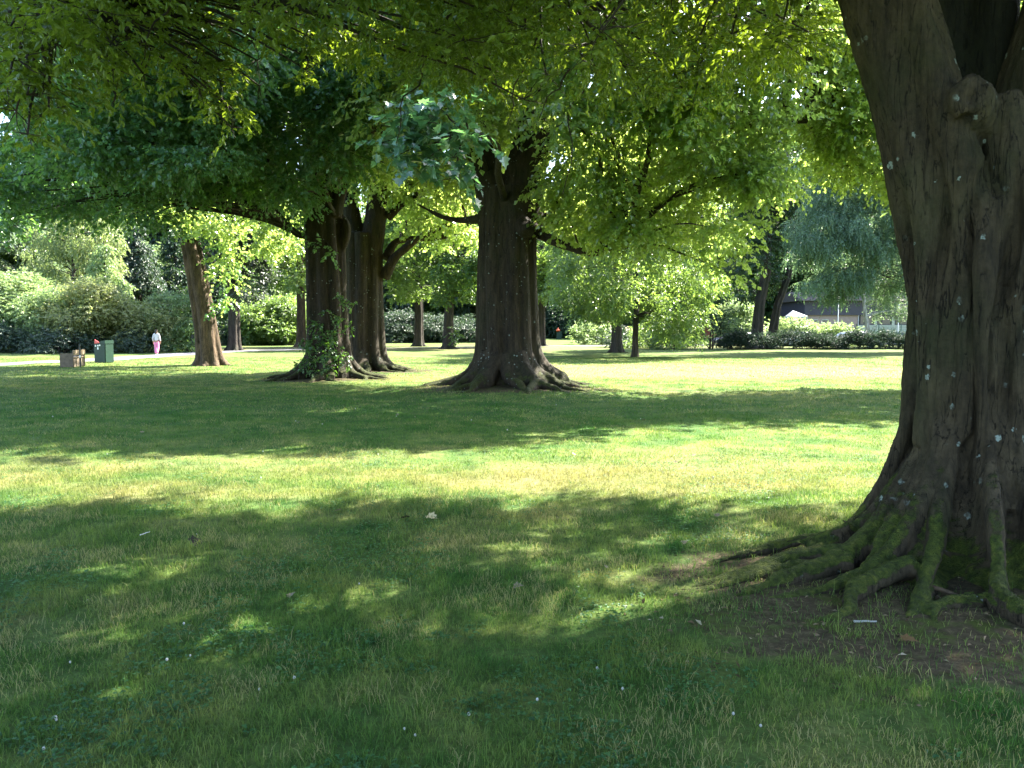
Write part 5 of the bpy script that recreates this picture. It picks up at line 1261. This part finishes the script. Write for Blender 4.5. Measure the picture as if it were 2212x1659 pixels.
for x in (-.9, .9):
    for y in (-.85, .85): b = MB(); b.box((x, y, 1.45), (.05, .05, 3.0)); b.build('leg', M_GREY, t)

# ---------------------------------------------------------------- buildings
def low_building():
    x0, x1, d = gp(1738, d=105)[0], gp(1738, d=105)[0] + 27, 105
    B = np.array([x0, d, float(zg(x0, d)) - .1]); t = thing('low_building', 'low building with dark fascia, window band and pale wall below', 'building', B)
    L = x1 - x0; DP = 9
    M_FAS = flat_mat('dark_fascia', (.055, .05, .062), .7, .3, var=.12, scale=2); M_CRM = flat_mat('cream_wall', (.42, .42, .33), .8, .2, var=.08, scale=2)
    M_PNK = flat_mat('pinkish_wall', (.30, .22, .19), .8, .2, var=.1, scale=3); M_TIL = flat_mat('roof_tile', (.09, .075, .066), .85, .2, var=.25, scale=6, bump=.5); M_GL = flat_mat('window_glass', (.03, .045, .045), .08, .8, var=.3)
    split = 7.0
    b = MB(); b.box((split / 2, DP / 2, 1.7), (split, DP, 3.4)); b.build('side_wall', M_PNK, t)
    b = MB(); b.box(((L + split) / 2, DP / 2, 1.05), (L - split, DP, 2.1)); b.build('lower_wall', M_CRM, t)
    b = MB(); b.box((L / 2, DP / 2, 4.35), (L + .5, DP + .6, 1.9)); b.build('fascia', M_FAS, t)
    b = MB(); V = [(-.8, -1, 5.3), (L + .8, -1, 5.3), (L + .8, DP + 1, 5.3), (-.8, DP + 1, 5.3), (-.8, DP / 2, 6.7), (L + .8, DP / 2, 6.7)]
    b.add(V, [[0, 1, 5, 4], [2, 3, 4, 5], [0, 3, 2, 1]]); b.add(V, [[0, 4, 3], [1, 2, 5]]); rf = b.build('roof', M_TIL, t)
    b = MB(); b.box((L * .55, DP * .45, 6.7), (.8, .8, 1.3)); b.build('chimney', M_PNK, rf)
    x = split + .25
    while x < L - 1:
        w = MB(); fw = 1.9
        for a, bb, cc, dd in ((x, x + fw, 2.1, 2.2), (x, x + fw, 3.28, 3.4), (x, x + .09, 2.2, 3.28), (x + fw - .09, x + fw, 2.2, 3.28), (x + .6, x + .68, 2.2, 3.28)):
            w.box(((a + bb) / 2, .12, (cc + dd) / 2), (bb - a, .12, dd - cc))
        f = w.build('window', M_FAS, t)
        g = MB(); g.box((x + fw / 2, .16, 2.74), (fw - .18, .02, 1.08)); g.build('pane', M_GL, f)
        p = MB(); p.box((x + fw + .2, .2, 2.75), (.36, .38, 1.3)); p.build('column', M_CRM, t)
        x += fw + .42
    for xx in (1.2, 2.6):
        w = MB(); w.box((xx, -.02, 2.3), (.9, .06, 1.1)); f = w.build('window', M_CRM, t); g = MB(); g.box((xx, -.06, 2.3), (.74, .02, .94)); g.build('pane', M_GL, f)
    b = MB(); b.box((5.0, -.02, 1.1), (1.0, .08, 2.15)); dr = b.build('door', M_FAS, t); b = MB(); b.box((5.38, -.08, 1.1), (.04, .05, .25)); b.build('handle', M_GREY, dr)
    for xx in (0.12, split, L - .12): b = MB(); b.box((xx, -.05, 1.75), (.1, .1, 3.3)); b.build('downpipe', M_GREY, t)
low_building()
def red_house():
    c = gp(1560, d=120); t = thing('house', 'red walled house mostly hidden behind the yew and leaning trunks', 'house', c)
    M_R = flat_mat('red_wall', (.50, .15, .12), .8, .2, var=.1, scale=2); M_T = flat_mat('dark_roof', (.06, .05, .05), .8, .2, var=.2, scale=4)
    b = MB(); b.box((-1.5, 4, 2.2), (7, 8, 4.6)); b.build('wall', M_R, t)
    b = MB(); V = [(-5.4, -.4, 4.5), (2.4, -.4, 4.5), (2.4, 8.4, 4.5), (-5.4, 8.4, 4.5), (-5.4, 4, 7.2), (2.4, 4, 7.2)]; b.add(V, [[0, 1, 5, 4], [2, 3, 4, 5], [0, 3, 2, 1]]); b.add(V, [[0, 4, 3], [1, 2, 5]]); b.build('roof', M_T, t)
    for x in (-3.4, -.6):
        b = MB(); b.box((x, -.03, 2.4), (1.2, .08, 1.3)); f = b.build('window', M_WHITE, t); g = MB(); g.box((x, -.08, 2.4), (1.0, .02, 1.1)); g.build('pane', GLASSM, f)
red_house()

# ================================================================ small things on the lawn
CLO = flat_mat('clover_white', (.36, .36, .32), .8, .2, var=.08); STM = flat_mat('clover_stem', (.06, .12, .03), .7, .2)
b = MB(); b.lathe([(0, .028), (.006, .027), (.0095, .034), (.008, .043), (.003, .047), (0, .047)], sides=9); hm = b.mesh('flower_head'); hm.materials.append(CLO)
b = MB(); b.tube([(0, 0, -.01), (.002, 0, .012), (0, 0, .03)], .0012, 4); sm = b.mesh('stem'); sm.materials.append(STM)
spots = [(1450, 1530), (870, 1625), (550, 1530), (628, 1505), (335, 1460), (395, 1448), (385, 1375), (1290, 1480), (1660, 1620), (2020, 1545), (560, 980), (640, 915), (690, 920), (1020, 910), (1390, 905), (1200, 875), (60, 1660), (92, 1590), (1240, 995), (850, 905), (470, 1005), (520, 972), (230, 990), (1100, 935), (760, 890), (830, 990), (1540, 1040), (1650, 1340), (890, 1640), (1010, 1590)]
for _ in range(14):
    y = rng.uniform(870, 1640); spots.append((rng.uniform(20, 1800), y))
for px, py in spots:
    c = gp(px + rng.uniform(-6, 6), py)
    if soil_dist(c[0], c[1]) < 1.1: continue
    t = thing('clover_flower', 'tiny white clover head dotted among the lawn grass', 'flower', c, rng.uniform(0, 6), 'white clover heads in the lawn')
    s = rng.uniform(.45, .72) * (1 + .3 * (c[1] > 8) + .5 * (c[1] > 12)); t.scale = (s, s, s)
    for n_, m_ in (('flower_head', hm), ('stem', sm)):
        o = bpy.data.objects.new(n_, m_); COL.objects.link(o); o.parent = t
def curled_leaf(name, label, px, py, L, col, group=None, shape=MAPLE, rz=None, lift=.012):
    b = MB(); add_leaves(b, np.array([[0, 0, lift]]), np.array([[1.0, .1, .12]]), np.array([[.2, -.3, 1.0]]), np.array([L]), np.array([L * .9]), shape)
    o = b.build(name, leaf_mat('fallen_leaf', [(0, tuple(k * .8 for k in col)), (1, col)], tuple(k * .8 for k in col), .2, .7, .3))
    c = gp(px, py); o.location = tuple(c + np.array([0, 0, .012])); o.rotation_euler = (rng.uniform(-.3, .3), rng.uniform(-.3, .3), rng.uniform(0, 6.28) if rz is None else rz)
    tag(o, label, 'leaf', group); return o
GRP = 'dry leaves scattered on the lawn'
for px, py in ((645, 915), (895, 905), (1025, 917), (1395, 905), (1060, 920), (855, 900), (1195, 880), (510, 880), (1690, 880), (730, 1110), (1460, 1000), (1240, 990), (300, 940), (1500, 985), (1110, 1285), (1555, 1130), (620, 1300), (1480, 1190)):
    curled_leaf('fallen_leaf', 'dry pale leaf lying curled on the lawn grass', px, py, rng.uniform(.05, .08), (.20, .165, .11), GRP)
curled_leaf('fallen_leaf', 'dark leaf curled up on the shaded grass at left', 398, 1190, .13, (.03, .025, .02)); curled_leaf('fallen_leaf', 'dark leaf beside a pale one in the middle of the lawn', 880, 1126, .10, (.035, .02, .012))
curled_leaf('fallen_leaf', 'straw coloured leaf beside a dark one in the middle of the lawn', 922, 1122, .11, (.5, .42, .24))
curled_leaf('fallen_leaf', 'big pale dry leaf on the soil in front of the huge trunk', 2060, 1338, .09, (.24, .25, .2)); curled_leaf('fallen_leaf', 'crumpled orange brown leaf on the soil before the huge trunk', 1968, 1422, .085, (.13, .075, .03))
for px, py in ((1850, 1305), (1868, 1310), (1893, 1318), (1840, 1322)): curled_leaf('fallen_leaf', 'small pale leaf scrap on soil among the roots', px, py, .04, (.3, .28, .2), 'pale leaf scraps among the roots')
def stick(label, a, bpt, r, mat):
    b = MB(); a = np.array(a, float); q = bough(b, (0, 0, 0), np.array(bpt) - a, r, r * .6, .0, 7, 9, .05); o = b.build('stick', mat, smooth=True); o.location = tuple(a); tag(o, label, 'stick')
W_ = lambda px, py, up: gp(px, py) + np.array([0, 0, up])
stick('brown stick leaning on a mossy root of the huge trunk', W_(2028, 1318, .05), W_(2135, 1345, .03), .014, BK_ROUGH)
stick('pale grey twig lying on soil in front of the huge trunk', W_(1862, 1378, .012), W_(1912, 1378, .012), .007, flat_mat('grey_twig', (.3, .3, .28), .8, .2))
stick('thin pale twig on the shaded grass at left', W_(290, 1178, .03), W_(312, 1172, .035), .004, M_PALE)
# litter on the bare soil
b = MB(); n = 1500; x = rng.uniform(.6, 4.6, n); y = rng.uniform(2.9, 5.6, n); ok = soil_dist(x, y) < 1.15; x, y = x[ok], y[ok]; n = len(x)
D_ = rng.normal(size=(n, 3)) * np.array([1, 1, .25]); N2 = np.array([0, 0, 1.0]) + .5 * rng.normal(size=(n, 3)); L_ = rng.uniform(.012, .045, n)
add_leaves(b, np.stack([x, y, zg(x, y) + .006], 1), D_, N2, L_, L_ * rng.uniform(.12, .6, n))
o = b.build('leaf_litter', leaf_mat('litter', [(0, (.03, .02, .012)), (.5, (.10, .065, .035)), (.85, (.2, .15, .09)), (1, (.34, .29, .2))], (.1, .07, .03), .1, .8, .2)); tag(o, 'fine dry litter on bare soil around the huge trunk', 'leaf litter', kind='stuff')
